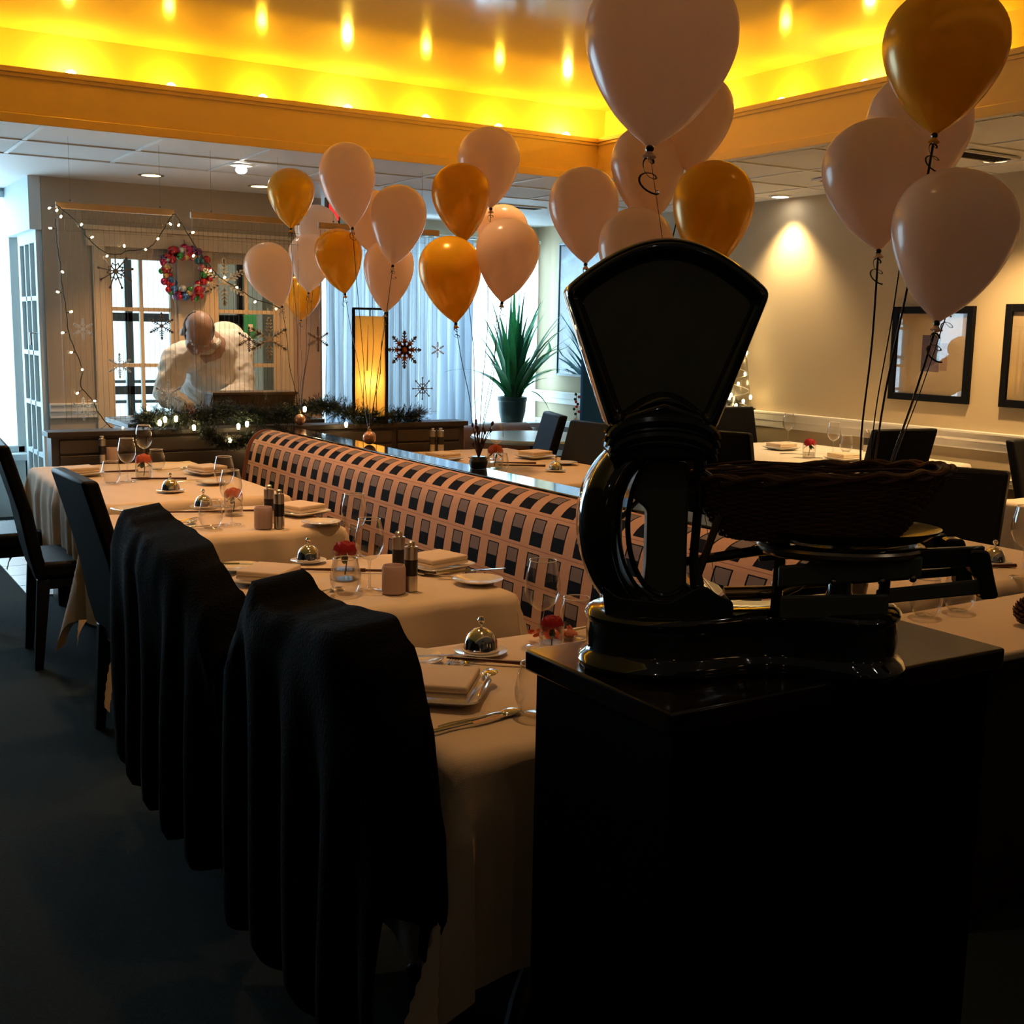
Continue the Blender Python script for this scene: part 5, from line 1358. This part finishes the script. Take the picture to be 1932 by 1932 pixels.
# local head frame: looking down and forward (towards the camera and the counter)
fwd = Vector((-.10, -.56, -.82)).normalized(); hup = Vector((-.02, -.82, .56)); hup = (hup-fwd*hup.dot(fwd)).normalized(); hx = fwd.cross(hup).normalized()
def H(x, y, z): return Lc(head)+(hx*x+fwd*y+hup*z)*1.16
HM = Matrix(((hx.x, fwd.x, hup.x, 0), (hx.y, fwd.y, hup.y, 0), (hx.z, fwd.z, hup.z, 0), (0, 0, 0, 1))); HM = Matrix.Translation(Lc(head)) @ HM @ Matrix.Scale(1.16, 4)
body.ball((0, -.012, .018), 1, 24, .078, .098, .095, HM)          # cranium
body.ball((0, .030, -.045), 1, 20, .060, .062, .075, HM)          # face and jaw
body.ball((0, .055, -.098), 1, 14, .026, .022, .020, HM)          # chin
body.tube([tuple(H(0, .084, .0)), tuple(H(0, .104, -.030)), tuple(H(0, .098, -.045))], [.009, .014, .016], 10)   # nose
body.ball((0, .082, -.070), 1, 12, .026, .012, .008, HM)          # lips
body.ball((0, .078, .018), 1, 12, .055, .014, .010, HM)           # brow
for s in (-1, 1):
    body.ball((s*.080, -.01, -.02), 1, 12, .010, .020, .032, HM)  # ears
    body.ball((s*.042, .062, -.035), 1, 10, .022, .018, .02, HM)  # cheeks
limb(body, [H(0, -.035, -.03), Lc(neck), Lc(neck+(chest-neck)*.6)], [.056, .058, .07])
limb(body, [Lc(neck), Lc(chest), Lc((chest+pelv)/2), Lc(pelv)], [.09, .15, .155, .16], 20)
for a, b, c in ((shL, elL, haL), (shR, elR, haR)):
    limb(body, [Lc(chest+(a-chest)*.5), Lc(a), Lc(a+(b-a)*.5), Lc(b), Lc(b+(c-b)*.55), Lc(c)], [.08, .068, .055, .044, .038, .026])
for s in (-1, 1):
    hip = pelv+Vector((s*.09, 0, -.04)); limb(body, [Lc(hip), Lc(hip+Vector((0, -.04, -.44))), Lc(Vector((hip.x, 8.10, .07)))], [.10, .06, .045])
    limb(body, [Lc(Vector((hip.x, 8.12, .05))), Lc(Vector((hip.x, 7.92, .035)))], [.042, .03])
for c, e, sgn in ((haL, elL, 1), (haR, elR, -1)):   # palms, four unequal curled fingers, thumb from the side of the palm
    d = Vector((.12*sgn, -.75, -.35)).normalized(); sd = d.cross(Vector((0, 0, 1))).normalized()
    MBp = Lc(c); body.tube([MBp, MBp+d*.035, MBp+d*.075], [.024, .034, .034], 12, flat=.45)
    for k, (l, o) in enumerate(((.060, -.030), (.070, -.010), (.066, .010), (.050, .029))):
        r0 = MBp+d*.07+sd*o; body.tube([r0, r0+d*l*.5+Vector((0, 0, .004)), r0+d*l*.85+Vector((0, 0, -.012)), r0+d*l+Vector((0, 0, -.024))], [.009, .0085, .0075, .006], 8)
    r0 = MBp+d*.02+sd*(-.028*-sgn); body.tube([r0, r0+d*.03+sd*.022*sgn+Vector((0, 0, -.006)), r0+d*.055+sd*.026*sgn+Vector((0, 0, -.012))], [.011, .010, .008], 8)
voxel(body, 'body', m_skin, prs, .0075, 5, .5)
for s in (-1, 1):
    MB().ball((s*.030, .074, .0), .011, 12, M=HM).obj('eye', mat('eye_white', (.7, .68, .65), .2), prs)
hair = MB(); tmp = MB().ball((0, -.012, .018), 1, 40, .081, .101, .098)
keep = []
for f in tmp.f:
    c = sum((Vector(tmp.v[i]) for i in f), Vector())/len(f)
    if c.z < .066+.02*math.sin(c.x*60) and c.y < .030-.3*max(0, c.z) and c.z > -.06 and not (abs(c.x) < .03 and c.z > .03): keep.append(f)
hair.add(tmp.v, keep, HM)
hair.obj('hair', m_hair, prs, smooth=80, solid=.006)
shirt = MB()
limb(shirt, [Lc(neck+(chest-neck)*.08), Lc(chest), Lc((chest+pelv)/2+Vector((0, 0, .02))), Lc(pelv+Vector((0, 0, .03)))], [.085, .175, .185, .175], 22)
shirt.ball(tuple(Lc(neck+(chest-neck)*.35)), .105, 16)
shirt.ball(tuple(Lc(hump)), .125, 18, 1.05, 1.1, .95)
shirt.ball(tuple(Lc(chest+Vector((0, -.02, -.10)))), .15, 18, 1.15, .8, 1.1)
for a, b, c in ((shL, elL, haL), (shR, elR, haR)):
    limb(shirt, [Lc(chest+(a-chest)*.3), Lc(a), Lc(a+(b-a)*.5), Lc(b), Lc(b+(c-b)*.45), Lc(b+(c-b)*.80)], [.12, .096, .085, .074, .064, .050])
    w = Lc(b+(c-b)*.80); shirt.tube([w, w+(c-b).normalized()*.03], [.046, .044], 14)
sh = voxel(shirt, 'shirt', m_shirt, prs, .012, 4, .5)
tx = bpy.data.textures.new('shirt_folds', 'CLOUDS'); tx.noise_scale = .06
dm = sh.modifiers.new('folds', 'DISPLACE'); dm.texture = tx; dm.strength = .028; dm.mid_level = .5; dm.texture_coords = 'LOCAL'
cpts = [Lc(neck)+Vector((.072*math.cos(R(a)), .05*math.sin(R(a))-.02, .012+.03*math.sin(R(a)))) for a in range(-60, 241, 15)]
MB().tube(cpts, .016, 8, flat=1.6).obj('collar', m_shirt, prs)
tr = MB()
limb(tr, [Lc(pelv+Vector((0, 0, .06))), Lc(pelv+Vector((0, 0, -.06)))], [.165, .17], 20)
for s in (-1, 1):
    hip = pelv+Vector((s*.09, 0, -.04)); limb(tr, [Lc(hip), Lc(hip+Vector((0, -.04, -.44))), Lc(Vector((hip.x, 8.10, .09)))], [.115, .082, .07])
voxel(tr, 'trousers', m_trou, prs, .015, 3)
t = thing('flower_posy', 'small pink and red flowers lying under the person\'s hands', 'flowers', tuple(Q(372, 786, 6.86)))
rnd = random.Random(2)
for k in range(16): MB().ball((rnd.uniform(-.07, .07), rnd.uniform(-.04, .04), rnd.uniform(-.01, .03)), .016, 8, 1, 1, .6).obj('flower', m_petal if k % 2 else mat('pink_petals', (.6, .15, .2), .6), t)
MB().tube([(-.07, 0, -.02), (.07, 0, -.02)], .004, 6).obj('stem', m_green, t)
